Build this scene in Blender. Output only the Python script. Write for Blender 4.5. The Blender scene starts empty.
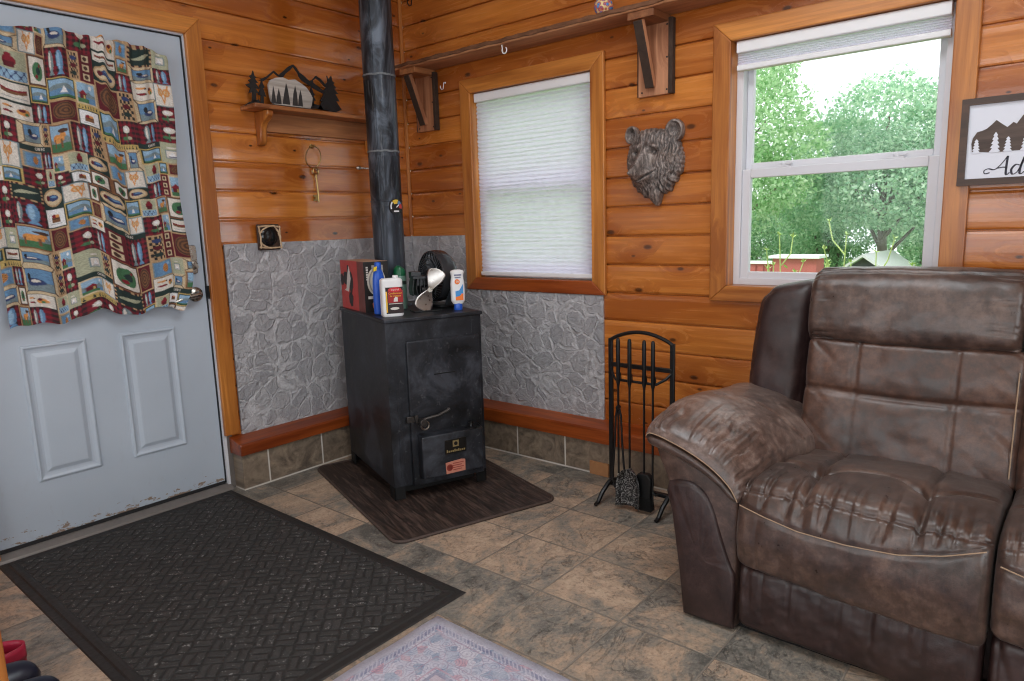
import bpy, bmesh, math, random
import numpy as np
from mathutils import Vector, Matrix, noise as mnoise
random.seed(7)
RNG = np.random.default_rng(11)
SC = bpy.context.scene
COL = SC.collection
PI = math.pi

# ------------------------------------------------------------------ node helper
class T:
    def __init__(s, name):
        s.m = bpy.data.materials.new(name); s.m.use_nodes = True
        s.t = s.m.node_tree; s.t.nodes.clear()
        s.out = s.t.nodes.new('ShaderNodeOutputMaterial')
    def put(s, sock, v):
        if v is None: return
        if isinstance(v, bpy.types.NodeSocket): s.t.links.new(v, sock)
        else:
            if sock.type == 'RGBA':
                if isinstance(v, (int, float)): v = (v, v, v)
                if len(v) == 3: v = (*v, 1)
            sock.default_value = v
    def new(s, t, ins=None, **kw):
        n = s.t.nodes.new(t)
        for k, v in kw.items(): setattr(n, k, v)
        for k, v in (ins or {}).items(): s.put(n.inputs[k], v)
        return n
    def coord(s, k='Object'): return s.new('ShaderNodeTexCoord').outputs[k]
    def M(s, op, a, b=None, c=None, clamp=False):
        n = s.new('ShaderNodeMath', operation=op); n.use_clamp = clamp
        s.put(n.inputs[0], a); s.put(n.inputs[1], b); s.put(n.inputs[2], c)
        return n.outputs[0]
    def V(s, op, a, b=None):
        n = s.new('ShaderNodeVectorMath', operation=op)
        s.put(n.inputs[0], a); s.put(n.inputs[1], b)
        return n.outputs[0]
    def scale(s, v, k): return s.V('MULTIPLY', v, k)
    def sep(s, v):
        n = s.new('ShaderNodeSeparateXYZ', {0: v}); return n.outputs[0], n.outputs[1], n.outputs[2]
    def comb(s, x, y, z):
        return s.new('ShaderNodeCombineXYZ', {0: x, 1: y, 2: z}).outputs[0]
    def noise(s, v, sc=5, det=3, rough=.5, dist=0, col=False):
        n = s.new('ShaderNodeTexNoise', {'Vector': v, 'Scale': sc, 'Detail': det, 'Roughness': rough, 'Distortion': dist})
        return n.outputs['Color' if col else 'Fac']
    def white(s, v, col=False):
        n = s.new('ShaderNodeTexWhiteNoise', {'Vector': v}, noise_dimensions='3D')
        return n.outputs['Color' if col else 'Value']
    def vor(s, v, sc=5, feature='F1', rand=1, out='Distance', metric='EUCLIDEAN'):
        n = s.new('ShaderNodeTexVoronoi', feature=feature)
        if feature != 'DISTANCE_TO_EDGE': n.distance = metric
        s.put(n.inputs['Vector'], v); s.put(n.inputs['Scale'], sc); s.put(n.inputs['Randomness'], rand)
        return n.outputs[out]
    def ramp(s, f, stops, interp='LINEAR'):
        n = s.new('ShaderNodeValToRGB', {0: f}); r = n.color_ramp; r.interpolation = interp
        while len(r.elements) < len(stops): r.elements.new(.5)
        for e, (p, c) in zip(r.elements, stops):
            e.position = p; e.color = (c, c, c, 1) if isinstance(c, (int, float)) else (*c, 1)
        return n.outputs[0]
    def mix(s, f, a, b, blend='MIX'):
        n = s.new('ShaderNodeMix', data_type='RGBA', blend_type=blend)
        s.put(n.inputs[0], f); s.put(n.inputs[6], a); s.put(n.inputs[7], b)
        return n.outputs[2]
    def rng(s, f, a, b, c, d):
        n = s.new('ShaderNodeMapRange', {0: f, 1: a, 2: b, 3: c, 4: d}); return n.outputs[0]
    def bump(s, h, st=.5, d=.01, nrm=None):
        n = s.new('ShaderNodeBump', {'Height': h, 'Strength': st, 'Distance': d})
        if nrm is not None: s.put(n.inputs['Normal'], nrm)
        return n.outputs[0]
    def pbr(s, col, rough=.5, metal=0, nrm=None, **kw):
        n = s.new('ShaderNodeBsdfPrincipled', {'Base Color': col, 'Roughness': rough, 'Metallic': metal})
        if nrm is not None: s.put(n.inputs['Normal'], nrm)
        for k, v in kw.items(): s.put(n.inputs[k], v)
        s.t.links.new(n.outputs[0], s.out.inputs[0])
        return s.m

def srgb(r, g, b):
    f = lambda c: (c/255/12.92 if c/255 <= .04045 else ((c/255+.055)/1.055)**2.4)
    return (f(r), f(g), f(b))
def mul(c, k): return tuple(x*k for x in c)

def simple(name, col, rough=.5, metal=0, var=.12, sc=12, bump=0, bsc=60, **kw):
    t = T(name); v = t.coord()
    n = t.noise(v, sc, 4, .6)
    c = t.mix(n, mul(col, 1-var), mul(col, 1+var))
    r = t.rng(t.noise(v, sc*1.7, 3), .2, .8, max(.02, rough-.08), min(1, rough+.08))
    nrm = t.bump(t.noise(v, bsc, 3), bump, .004) if bump else None
    return t.pbr(c, r, metal, nrm, **kw)

def wood(name, axis, dark, light, rough=.3, plank=None, z0=0, coat=.0, knots=.6, seed=0, gsc=1.0):
    """axis = direction of the grain; planks are told apart along z when plank is given"""
    t = T(name); x, y, z = t.sep(t.coord())
    d = dict(x=x, y=y, z=z); u = d[axis]
    oth = [k for k in 'xyz' if k != axis]
    a, b = d[oth[0]], d[oth[1]]
    if plank:
        idx = t.M('FLOOR', t.M('DIVIDE', t.M('SUBTRACT', z, z0), plank))
        pr = t.white(t.comb(idx, 3.1+seed, 0.5)); pr2 = t.white(t.comb(idx, 7.7, seed+1.5))
    else:
        oi = t.new('ShaderNodeObjectInfo').outputs['Random']
        pr = oi; pr2 = t.M('FRACT', t.M('MULTIPLY', oi, 7.31))
    off = t.M('MULTIPLY', pr, 37.0)
    uu = t.M('ADD', u, off)
    gv = t.comb(t.M('MULTIPLY', uu, 1.1*gsc), t.M('MULTIPLY', a, 22*gsc), t.M('MULTIPLY', b, 22*gsc))
    # knots
    kv = t.comb(t.M('MULTIPLY', uu, 3.4), t.M('MULTIPLY', a, 8.5), t.M('MULTIPLY', b, 8.5))
    if plank:
        n2d = t.new('ShaderNodeTexVoronoi', {'Vector': t.comb(t.M('MULTIPLY', uu, 4.2), t.M('MULTIPLY', z, 8.5), 0), 'Scale': 1.0, 'Randomness': 1.0}, voronoi_dimensions='2D')
        kd = n2d.outputs['Distance']; kc = t.new('ShaderNodeSeparateColor', {0: n2d.outputs['Color']}).outputs[0]
    else:
        kd = t.vor(kv, 1, 'F1', 1); kc = t.new('ShaderNodeSeparateColor', {0: t.vor(kv, 1, 'F1', 1, 'Color')}).outputs[0]
    has = t.M('GREATER_THAN', kc, 1-knots)
    size = t.M('MULTIPLY', has, t.rng(kc, 1-knots, 1, .04, .12))
    kn = t.M('SUBTRACT', 1, t.M('DIVIDE', kd, t.M('ADD', size, .0001)), None, True)
    halo = t.M('MULTIPLY', has, t.M('SUBTRACT', 1, t.M('DIVIDE', kd, .5), None, True))
    gv2 = t.V('ADD', gv, t.comb(0, t.M('MULTIPLY', halo, 1.2), t.M('MULTIPLY', halo, 1.2)))
    g1 = t.noise(gv2, 1.6, 5, .62, .5)
    g2 = t.noise(gv2, 6, 3, .6, .2)
    big = t.noise(t.comb(t.M('MULTIPLY', uu, .9), t.M('MULTIPLY', a, 5), t.M('MULTIPLY', b, 5)), 1.5, 2)
    f = t.M('ADD', t.M('MULTIPLY', g1, .62), t.M('MULTIPLY', big, .38))
    f = t.M('ADD', f, t.M('MULTIPLY', t.M('SUBTRACT', pr2, .5), .22))
    f = t.M('SUBTRACT', f, t.M('MULTIPLY', halo, .14))
    c = t.ramp(f, [(.36, dark), (.52, tuple((p+q)/2 for p, q in zip(dark, light))), (.66, light)])
    c = t.mix(t.M('MULTIPLY', t.rng(g2, .5, .8, 0, .35), 1), c, mul(dark, .75))
    c = t.mix(t.rng(kn, 0, .5, 0, .9), c, mul(dark, .12))
    hgt = t.M('ADD', t.M('MULTIPLY', g1, .5), t.M('MULTIPLY', g2, .5))
    r = t.rng(g1, .2, .8, rough-.06, rough+.08)
    kw = {'Coat Weight': coat, 'Coat Roughness': max(.05, rough*.6), 'Coat IOR': 1.75 if coat > .55 else 1.5} if coat else {}
    return t.pbr(c, r, 0, t.bump(hgt, .18, .004), **kw)

# ------------------------------------------------------------------ mesh helper
class MB:
    def __init__(s): s.v = []; s.f = []; s.mi = []
    def add(s, vs, fs, m=0):
        o = len(s.v); s.v += [tuple(p) for p in vs]
        for f in fs: s.f.append(tuple(i+o for i in f)); s.mi.append(m)
        return s
    def box(s, x0, x1, y0, y1, z0, z1, m=0):
        v = [(x, y, z) for x in (x0, x1) for y in (y0, y1) for z in (z0, z1)]
        return s.add(v, [(0,1,3,2), (4,6,7,5), (0,4,5,1), (2,3,7,6), (0,2,6,4), (1,5,7,3)], m)
    def obox(s, c, ax, h, m=0):
        c = Vector(c); ax = [Vector(a).normalized() for a in ax]
        v = [c+ax[0]*h[0]*i+ax[1]*h[1]*j+ax[2]*h[2]*k for i in (-1, 1) for j in (-1, 1) for k in (-1, 1)]
        return s.add(v, [(0,1,3,2), (4,6,7,5), (0,4,5,1), (2,3,7,6), (0,2,6,4), (1,5,7,3)], m)
    def bar(s, p, q, w, d, up=(0, 0, 1), m=0):
        p, q = Vector(p), Vector(q); a = (q-p).normalized(); u = Vector(up)
        b = a.cross(u)
        if b.length < 1e-4: b = a.cross(Vector((1, 0, 0)))
        b.normalize(); c = b.cross(a)
        return s.obox((p+q)/2, (a, b, c), ((q-p).length/2, w/2, d/2), m)
    def tube(s, pts, r, n=10, m=0, cap=True, closed=False):
        pts = [Vector(p) for p in pts]; N = len(pts)
        rs = r if isinstance(r, (list, tuple)) else [r]*N
        prev = None; rings = []
        for i, p in enumerate(pts):
            if closed: t = pts[(i+1) % N]-pts[i-1]
            else: t = pts[min(i+1, N-1)]-pts[max(i-1, 0)]
            t.normalize()
            if prev is None:
                a = Vector((0, 0, 1)) if abs(t.z) < .9 else Vector((1, 0, 0)); b = t.cross(a).normalized()
            else: b = (prev - t*prev.dot(t)).normalized()
            prev = b; c = t.cross(b)
            rings.append([p+(b*math.cos(2*PI*k/n)+c*math.sin(2*PI*k/n))*rs[i] for k in range(n)])
        vs = [q for rg in rings for q in rg]; fs = []
        for i in range(N if closed else N-1):
            j = (i+1) % N
            for k in range(n): fs.append((i*n+k, i*n+(k+1) % n, j*n+(k+1) % n, j*n+k))
        if cap and not closed: fs += [tuple(range(n))[::-1], tuple(range((N-1)*n, N*n))]
        return s.add(vs, fs, m)
    def lathe(s, prof, o=(0, 0, 0), n=28, m=0, axis='z', sx=1, sy=1):
        vs = []; fs = []; N = len(prof)
        for r, h in prof:
            for k in range(n):
                a = 2*PI*k/n; x, y = r*math.cos(a)*sx, r*math.sin(a)*sy
                p = (x, y, h) if axis == 'z' else ((h, x, y) if axis == 'x' else (x, h, y))
                vs.append((p[0]+o[0], p[1]+o[1], p[2]+o[2]))
        for i in range(N-1):
            for k in range(n): fs.append((i*n+k, i*n+(k+1) % n, (i+1)*n+(k+1) % n, (i+1)*n+k))
        fs += [tuple(range(n))[::-1], tuple(range((N-1)*n, N*n))]
        return s.add(vs, fs, m)
    def prism(s, poly, d0, d1, plane='yz', m=0):
        n = len(poly)
        def P(a, b, d): return {'yz': (d, a, b), 'xz': (a, d, b), 'xy': (a, b, d)}[plane]
        v = [P(a, b, d0) for a, b in poly]+[P(a, b, d1) for a, b in poly]
        f = [tuple(range(n)), tuple(range(2*n-1, n-1, -1))]+[(i, (i+1) % n, n+(i+1) % n, n+i) for i in range(n)]
        return s.add(v, f, m)
    def grid(s, fn, nu, nv, cu=False, cv=False, m=0):
        U = nu if cu else nu+1; Vn = nv if cv else nv+1
        vs = [fn(i/nu, j/nv) for i in range(U) for j in range(Vn)]
        fs = [(i*Vn+j, ((i+1) % U)*Vn+j, ((i+1) % U)*Vn+(j+1) % Vn, i*Vn+(j+1) % Vn) for i in range(nu) for j in range(nv)]
        return s.add(vs, fs, m)
    def build(s, name, mats, parent=None, bevel=0, seg=2, smooth=35, weld=False, recalc=True, xf=None):
        me = bpy.data.meshes.new(name); vs = s.v
        if xf is not None: vs = [xf @ Vector(p) for p in vs]
        me.from_pydata(vs, [], s.f)
        if not isinstance(mats, (list, tuple)): mats = [mats]
        for m in mats: me.materials.append(m)
        if len(mats) > 1: me.polygons.foreach_set('material_index', s.mi)
        if recalc or weld:
            b = bmesh.new(); b.from_mesh(me)
            if weld: bmesh.ops.remove_doubles(b, verts=b.verts, dist=weld if weld is not True else 1e-5)
            if recalc: bmesh.ops.recalc_face_normals(b, faces=b.faces)
            b.to_mesh(me); b.free()
        if smooth:
            me.shade_smooth()
            if smooth < 180: me.set_sharp_from_angle(angle=math.radians(smooth))
        me.update()
        o = bpy.data.objects.new(name, me); COL.objects.link(o)
        if parent is not None: o.parent = parent
        if bevel:
            md = o.modifiers.new('bevel', 'BEVEL'); md.width = bevel; md.segments = seg
            md.limit_method = 'ANGLE'; md.angle_limit = math.radians(40); md.harden_normals = False
        return o

def rbox(h, r, n, fn=None, center=(0, 0, 0)):
    """rounded box of half sizes h with n=(nx,ny,nz) cells; fn(p in -1..1, point) moves each point"""
    mb = MB(); hx, hy, hz = h
    def face(ax, sg):
        a, b = [(1, 2), (2, 0), (0, 1)][ax]
        def q(u, v):
            p = [0, 0, 0]; p[ax] = sg*h[ax]
            e = lambda t: math.sin((t-.5)*PI)*.35+(2*t-1)*.65
            p[a] = e(u)*h[a]; p[b] = e(v)*h[b]
            c = [max(-(h[i]-r), min(h[i]-r, p[i])) for i in range(3)]
            d = Vector([p[i]-c[i] for i in range(3)])
            if d.length > 1e-9: d = d.normalized()*r
            w = Vector(c)+d
            if fn: w = Vector(fn((p[0]/hx, p[1]/hy, p[2]/hz), w))
            return w+Vector(center)
        mb.grid(q, n[a], n[b])
    for ax in range(3):
        for sg in (-1, 1): face(ax, sg)
    return mb

def arc(cx, cy, r, a0, a1, n):
    return [(cx+r*math.cos(math.radians(a0+(a1-a0)*i/n)), cy+r*math.sin(math.radians(a0+(a1-a0)*i/n))) for i in range(n+1)]
def rrect(x0, x1, y0, y1, r, n=5):
    return arc(x1-r, y1-r, r, 0, 90, n)+arc(x0+r, y1-r, r, 90, 180, n)+arc(x0+r, y0+r, r, 180, 270, n)+arc(x1-r, y0+r, r, 270, 360, n)

def tag(o, label=None, cat=None, group=None, kind=None):
    if label: o['label'] = label
    if cat: o['category'] = cat
    if group: o['group'] = group
    if kind: o['kind'] = kind
    return o
def thing(name, label, cat, loc=(0, 0, 0), rz=0, group=None, kind=None):
    o = bpy.data.objects.new(name, None); COL.objects.link(o); o.empty_display_size = .05
    o.location = loc; o.rotation_euler = (0, 0, rz)
    return tag(o, label, cat, group, kind)
def struct(o, label, cat):
    return tag(o, label, cat, None, 'structure')
def text(name, body, size, mat, parent, loc, rot, ext=.0006, ax='CENTER', sx=1):
    c = bpy.data.curves.new(name, 'FONT'); c.body = body; c.size = size; c.extrude = ext
    c.align_x = ax; c.align_y = 'CENTER'; c.resolution_u = 2
    c.materials.append(mat)
    o = bpy.data.objects.new(name, c); COL.objects.link(o); o.parent = parent
    bpy.context.view_layer.update()
    me = bpy.data.meshes.new_from_object(o.evaluated_get(bpy.context.evaluated_depsgraph_get()))
    bpy.data.objects.remove(o); bpy.data.curves.remove(c)
    me.name = name; o = bpy.data.objects.new(name, me); COL.objects.link(o); o.parent = parent
    o.location = loc; o.rotation_euler = rot; o.scale = (sx, 1, 1)
    return o
def fbm(x, y, z, s=1, o=3):
    v = 0; a = 1
    for i in range(o):
        v += a*mnoise.noise(Vector((x*s, y*s, z*s))); s *= 2.1; a *= .5
    return v
def sst(a, b, x):
    t = max(0, min(1, (x-a)/(b-a))); return t*t*(3-2*t)
# ------------------------------------------------------------------ materials
PZ, PP = .7510, .1313            # plank joints: z = PZ + k*PP on both walls
W_D, W_L = srgb(158, 84, 30), srgb(206, 128, 56)
M_plank_x = wood('varnished_pine_x', 'x', W_D, W_L, .25, PP, PZ, .5, .42, 0)
M_plank_y = wood('varnished_pine_y', 'y', W_D, W_L, .15, PP, PZ, 1.0, .42, 4)
TR_D, TR_L = srgb(150, 84, 32), srgb(216, 142, 66)
M_trim_z = wood('trim_pine_z', 'z', TR_D, TR_L, .34, None, 0, .15, .15)
M_trim_x = wood('trim_pine_x', 'x', TR_D, TR_L, .34, None, 0, .15, .15)
M_trim_y = wood('trim_pine_y', 'y', TR_D, TR_L, .34, None, 0, .15, .15)
M_cap_x = wood('ledge_pine_x', 'x', srgb(112, 46, 16), srgb(176, 88, 36), .33, None, 0, .2, .2)
M_cap_y = wood('ledge_pine_y', 'y', srgb(112, 46, 16), srgb(176, 88, 36), .33, None, 0, .2, .2)
M_raw_x = wood('rough_pine_x', 'x', srgb(158, 104, 70), srgb(214, 156, 112), .6, None, 0, 0, .3)
M_raw_y = wood('rough_pine_y', 'y', srgb(122, 74, 44), srgb(186, 126, 80), .55, None, 0, 0, .3)
M_raw_z = wood('rough_pine_z', 'z', srgb(140, 88, 58), srgb(204, 146, 108), .6, None, 0, 0, .3)
M_shelf_y = wood('small_shelf_pine_y', 'y', srgb(120, 70, 40), srgb(190, 122, 72), .36, None, 0, .15, .3)
M_barkb = simple('brown_bark', srgb(112, 74, 50), .85, 0, .75, 22, .9, 60)
M_bark = simple('dark_bark', srgb(58, 42, 32), .85, 0, .6, 30, .8, 90)
M_post = wood('orange_post', 'x', srgb(150, 80, 24), srgb(216, 140, 54), .35, None, 0, .1, .2)

def mk_floor(name='slate_tile_floor', tile=.3048, x0=1.777, y0=-.8185):
    t = T(name); x, y, z = t.sep(t.coord())
    u = t.M('DIVIDE', t.M('SUBTRACT', x, x0), tile); v = t.M('DIVIDE', t.M('SUBTRACT', y, y0), tile)
    iu, iv = t.M('FLOOR', u), t.M('FLOOR', v); fu, fv = t.M('FRACT', u), t.M('FRACT', v)
    e = t.M('MINIMUM', t.M('MINIMUM', fu, t.M('SUBTRACT', 1, fu)), t.M('MINIMUM', fv, t.M('SUBTRACT', 1, fv)))
    wob = t.M('MULTIPLY', t.M('SUBTRACT', t.noise(t.comb(x, y, 0), 30, 2), .5), .008)
    grout = t.rng(t.M('ADD', e, wob), .008, .013, 1, 0)
    r1 = t.white(t.comb(iu, iv, .3)); r2 = t.white(t.comb(iu, iv, 5.3))
    p = t.comb(t.M('ADD', x, t.M('MULTIPLY', r1, 31)), t.M('ADD', y, t.M('MULTIPLY', r2, 17)), r1)
    ang = t.new('ShaderNodeVectorRotate', {'Vector': p, 'Angle': t.M('MULTIPLY', t.M('FLOOR', t.M('MULTIPLY', r2, 4)), 1.5708)}, rotation_type='Z_AXIS').outputs[0]
    st = t.scale(ang, (1, 1.25, 1))
    n1 = t.noise(st, 4.4, 8, .68, .7); n2 = t.noise(st, 24, 6, .72, .3); n3 = t.noise(st, 85, 4, .7)
    n4 = t.noise(t.scale(ang, (1, 1.5, 1)), 5.5, 8, .64, .9)
    f = t.M('ADD', t.M('MULTIPLY', n1, .7), t.M('MULTIPLY', n2, .3))
    f = t.M('ADD', f, t.M('MULTIPLY', t.M('SUBTRACT', r1, .5), .13))
    c = t.ramp(f, [(.36, srgb(92, 90, 85)), (.44, srgb(126, 121, 113)), (.50, srgb(150, 136, 121)), (.56, srgb(176, 151, 129)), (.66, srgb(196, 173, 150))])
    veins = t.rng(t.M('ABSOLUTE', t.M('SUBTRACT', n4, .5)), 0, .016, .85, 0)
    c = t.mix(t.M('MULTIPLY', veins, t.rng(n1, .4, .6, 1, .15)), c, srgb(62, 56, 52))
    c = t.mix(t.rng(n3, .52, .68, 0, .55), c, srgb(84, 74, 66))
    c = t.mix(t.rng(n3, .34, .46, .28, 0), c, srgb(190, 172, 152))
    c = t.mix(t.rng(n1, .68, .76, 0, .6), c, srgb(186, 140, 106))
    gc = t.mix(t.noise(t.comb(x, y, 0), 1.4, 2), srgb(84, 76, 68), srgb(158, 148, 136))
    c = t.mix(grout, c, gc)
    h = t.M('SUBTRACT', t.M('ADD', t.M('MULTIPLY', n2, .5), t.M('MULTIPLY', n1, .5)), t.M('MULTIPLY', veins, .3))
    h = t.M('SUBTRACT', h, t.M('MULTIPLY', grout, .9))
    rr = t.rng(n2, .3, .7, .34, .52)
    return t.pbr(c, t.mix(grout, rr, .8), 0, t.bump(h, .6, .007))
M_floor = mk_floor()

def mk_basetile(name, axis, u0):
    t = T(name); x, y, z = t.sep(t.coord()); a = x if axis == 'x' else y
    u = t.M('DIVIDE', t.M('SUBTRACT', a, u0), .3085)
    iu, fu = t.M('FLOOR', u), t.M('FRACT', u)
    g = t.rng(t.M('MINIMUM', fu, t.M('SUBTRACT', 1, fu)), .010, .014, 1, 0)
    g = t.M('MAXIMUM', g, t.rng(z, .006, .009, 1, 0))
    r = t.white(t.comb(iu, .2, .7)); p = t.comb(t.M('ADD', a, t.M('MULTIPLY', r, 13)), z, r)
    n = t.noise(p, 9, 6, .65, 1.5); n2 = t.noise(p, 40, 3)
    c = t.ramp(n, [(.3, srgb(92, 80, 70)), (.5, srgb(128, 113, 98)), (.68, srgb(152, 136, 116))])
    c = t.mix(t.rng(n2, .5, .8, 0, .5), c, srgb(58, 50, 44))
    c = t.mix(g, c, srgb(206, 200, 192))
    return t.pbr(c, .42, 0, t.bump(t.M('SUBTRACT', n, g), .3, .004))
M_base_x = mk_basetile('base_tile_x', 'x', .8385)
M_base_y = mk_basetile('base_tile_y', 'y', -1.096)

def mk_stone(name, axis):
    t = T(name); x, y, z = t.sep(t.coord()); a = x if axis == 'x' else y
    p = t.comb(a, z, 0)
    wob = t.scale(t.V('SUBTRACT', t.noise(p, 9, 4, .6, 0, True), (.5, .5, .5)), (.10, .10, 0))
    q = t.V('ADD', p, wob); q = t.scale(q, (1, 1.12, 1))
    e1 = t.new('ShaderNodeTexVoronoi', {'Vector': q, 'Scale': 10.5, 'Randomness': .9, 'Smoothness': .35}, feature='SMOOTH_F1').outputs['Distance']
    e = t.M('MULTIPLY', t.vor(q, 10.5, 'DISTANCE_TO_EDGE', .9), t.rng(e1, .1, .6, 1.25, .55))
    cid = t.new('ShaderNodeSeparateColor', {0: t.vor(q, 10.5, 'F1', .9, 'Color')})
    n = t.noise(p, 26, 5, .6); n2 = t.noise(p, 90, 3); n3 = t.noise(p, 9, 3)
    th = t.rng(n3, .3, .7, .02, .15)
    joint = t.M('SUBTRACT', 1, t.M('SMOOTH_MIN', t.M('DIVIDE', e, th), 1.0, .25), None, True)
    base = t.mix(cid.outputs[0], srgb(158, 157, 161), srgb(178, 176, 179))
    base = t.mix(t.rng(n, .35, .7, 0, .5), base, srgb(142, 141, 146))
    c = t.mix(t.M('MULTIPLY', t.rng(joint, .1, .8, 0, .75), t.rng(n, .38, .6, .2, 1)), base, srgb(204, 203, 206))
    c = t.mix(t.rng(n2, .62, .8, 0, .5), c, srgb(205, 205, 206))
    rim = t.M('MULTIPLY', t.rng(t.M('ABSOLUTE', t.M('SUBTRACT', joint, .35)), 0, .3, 1, 0), t.rng(n3, .35, .65, 0, 1))
    h = t.M('ADD', t.rng(joint, 0, .9, .55, .2), t.M('MULTIPLY', rim, .5))
    rid = t.M('SUBTRACT', 1, t.M('MULTIPLY', t.M('ABSOLUTE', t.M('SUBTRACT', t.noise(q, 13, 5, .6, .8), .5)), 7), None, True)
    h = t.M('ADD', t.M('ADD', h, t.M('MULTIPLY', n, .75)), t.M('MULTIPLY', rid, .35))
    return t.pbr(c, t.rng(n, .3, .7, .42, .62), 0, t.bump(h, .85, .012))
M_stone_x = mk_stone('plaster_stone_x', 'x'); M_stone_y = mk_stone('plaster_stone_y', 'y')

M_plaster = simple('ceiling_paint', srgb(228, 224, 216), .8, 0, .03, 4)
M_sidewall = simple('pale_side_wall', srgb(206, 186, 160), .7, 0, .05, 4)

def mk_door():
    t = T('worn_white_door'); v = t.coord(); x, y, z = t.sep(v)
    n = t.noise(v, 4, 3); n2 = t.noise(t.scale(v, (1, 5, 14)), 3, 5, .7)
    c = t.mix(n, srgb(172, 183, 196), srgb(186, 196, 208))
    low = t.rng(z, .045, .10, 1, 0)
    peel = t.M('MULTIPLY', t.M('GREATER_THAN', t.M('ADD', n2, t.M('MULTIPLY', low, .16)), .68), t.rng(z, .10, .2, 1, 0))
    c = t.mix(peel, c, srgb(140, 120, 104))
    scuff = t.M('MULTIPLY', t.rng(t.noise(t.scale(v, (1, 6, 2)), 5, 5, .7), .58, .75, 0, .35), t.rng(z, .1, .7, 1, 0))
    c = t.mix(scuff, c, srgb(160, 160, 164))
    return t.pbr(c, .42, 0, t.bump(t.noise(t.scale(v, (1, 40, 6)), 8, 3), .06, .003))
M_door = mk_door()
M_vinyl = simple('white_vinyl', srgb(212, 212, 218), .38, 0, .03, 5)
M_white = simple('white_plastic', srgb(232, 232, 234), .4, 0, .03, 8)
M_nickel = simple('brushed_nickel', srgb(180, 176, 168), .28, 1, .08, 20)
M_brass = simple('aged_brass', srgb(176, 146, 92), .34, 1, .2, 60)
M_alu = simple('dull_threshold', srgb(122, 116, 112), .45, .3, .25, 10)
M_rubber = simple('black_rubber', srgb(30, 30, 32), .6, 0, .2, 20)
M_black = simple('black_metal', srgb(20, 20, 22), .42, .3, .25, 25, .15, 120)
M_blackm = simple('matte_black_steel', srgb(16, 16, 17), .6, .2, .25, 25)
M_gunk = simple('painted_black', srgb(24, 23, 24), .55, 0, .3, 30)

def mk_stove():
    t = T('black_stove_enamel'); v = t.coord()
    n = t.noise(v, 5, 5, .65, .6); n2 = t.noise(v, 40, 4, .7); n3 = t.noise(t.scale(v, (1, 1, .35)), 12, 4, .6)
    c = t.ramp(n, [(.36, srgb(17, 18, 21)), (.5, srgb(34, 36, 42)), (.64, srgb(62, 65, 73))])
    c = t.mix(t.rng(n2, .60, .72, 0, .45), c, srgb(96, 96, 100))
    c = t.mix(t.rng(n3, .62, .8, 0, .35), c, srgb(74, 78, 86))
    return t.pbr(c, t.rng(n, .3, .7, .36, .55), .25, t.bump(n2, .12, .003))
M_stove = mk_stove()
def mk_pipe():
    t = T('sooty_stove_pipe'); v = t.coord(); x, y, z = t.sep(v)
    n = t.noise(t.scale(v, (1, 1, .3)), 9, 5, .65, 1); n2 = t.noise(t.scale(v, (3, 3, .25)), 22, 4, .7)
    c = t.ramp(n, [(.38, srgb(14, 15, 18)), (.5, srgb(42, 46, 54)), (.62, srgb(96, 104, 116))])
    c = t.mix(t.rng(z, .0, .56, .7, 0), c, srgb(98, 106, 118))
    c = t.mix(t.rng(n2, .58, .72, 0, .5), c, srgb(140, 142, 146))
    return t.pbr(c, t.rng(n, .3, .7, .3, .5), .45, t.bump(n2, .1, .003))
M_pipe = mk_pipe()
M_ringm = simple('flaked_joint', srgb(116, 120, 124), .6, .3, .6, 90, .5, 160)

def mk_leather(name, dark, mid, light, rough, bias=0, sheen=.0, scuff=.5):
    t = T(name); v = t.coord()
    n = t.noise(v, 6, 5, .65, .4); n2 = t.noise(v, 34, 4, .7); n3 = t.noise(v, 160, 3, .6); cr = t.vor(v, 260, 'DISTANCE_TO_EDGE')
    n4 = t.noise(v, 22, 6, .72, .6)
    f = t.M('ADD', t.M('MULTIPLY', n, .55), t.M('MULTIPLY', n2, .45))
    c = t.ramp(f, [(.38+bias, dark), (.50+bias, mid), (.62+bias, light)])
    c = t.mix(t.rng(n4, .56, .72, 0, scuff), c, mul(light, 1.3))
    c = t.mix(t.rng(n3, .58, .75, 0, .35), c, mul(dark, .7))
    h = t.M('ADD', t.M('MULTIPLY', n3, .6), t.M('MULTIPLY', t.rng(cr, 0, .12, 0, 1), .3))
    h = t.M('ADD', h, t.M('MULTIPLY', n2, .8))
    return t.pbr(c, t.rng(n2, .3, .7, rough-.07, rough+.1), 0, t.bump(h, .22, .003), **{'Sheen Weight': sheen, 'Sheen Roughness': .5, 'Specular IOR Level': .6, 'Coat Weight': .35 if sheen else .05, 'Coat Roughness': .3})
M_suede = mk_leather('worn_brown_suede', srgb(44, 29, 23), srgb(69, 49, 41), srgb(100, 77, 66), .34, 0, .06, .35)
M_suede_b = mk_leather('red_brown_suede', srgb(46, 27, 19), srgb(72, 45, 33), srgb(98, 67, 52), .44, 0, .06, .25)
M_arm = mk_leather('pale_worn_suede', srgb(60, 43, 36), srgb(92, 70, 61), srgb(136, 115, 105), .37, 0, .06, .3)
M_vinyl_br = mk_leather('dark_leatherette', srgb(34, 20, 20), srgb(46, 29, 28), srgb(62, 43, 41), .42, 0, 0, .12)
M_stitch = simple('tan_stitch', srgb(160, 134, 110), .7, 0, .25, 200)

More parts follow.
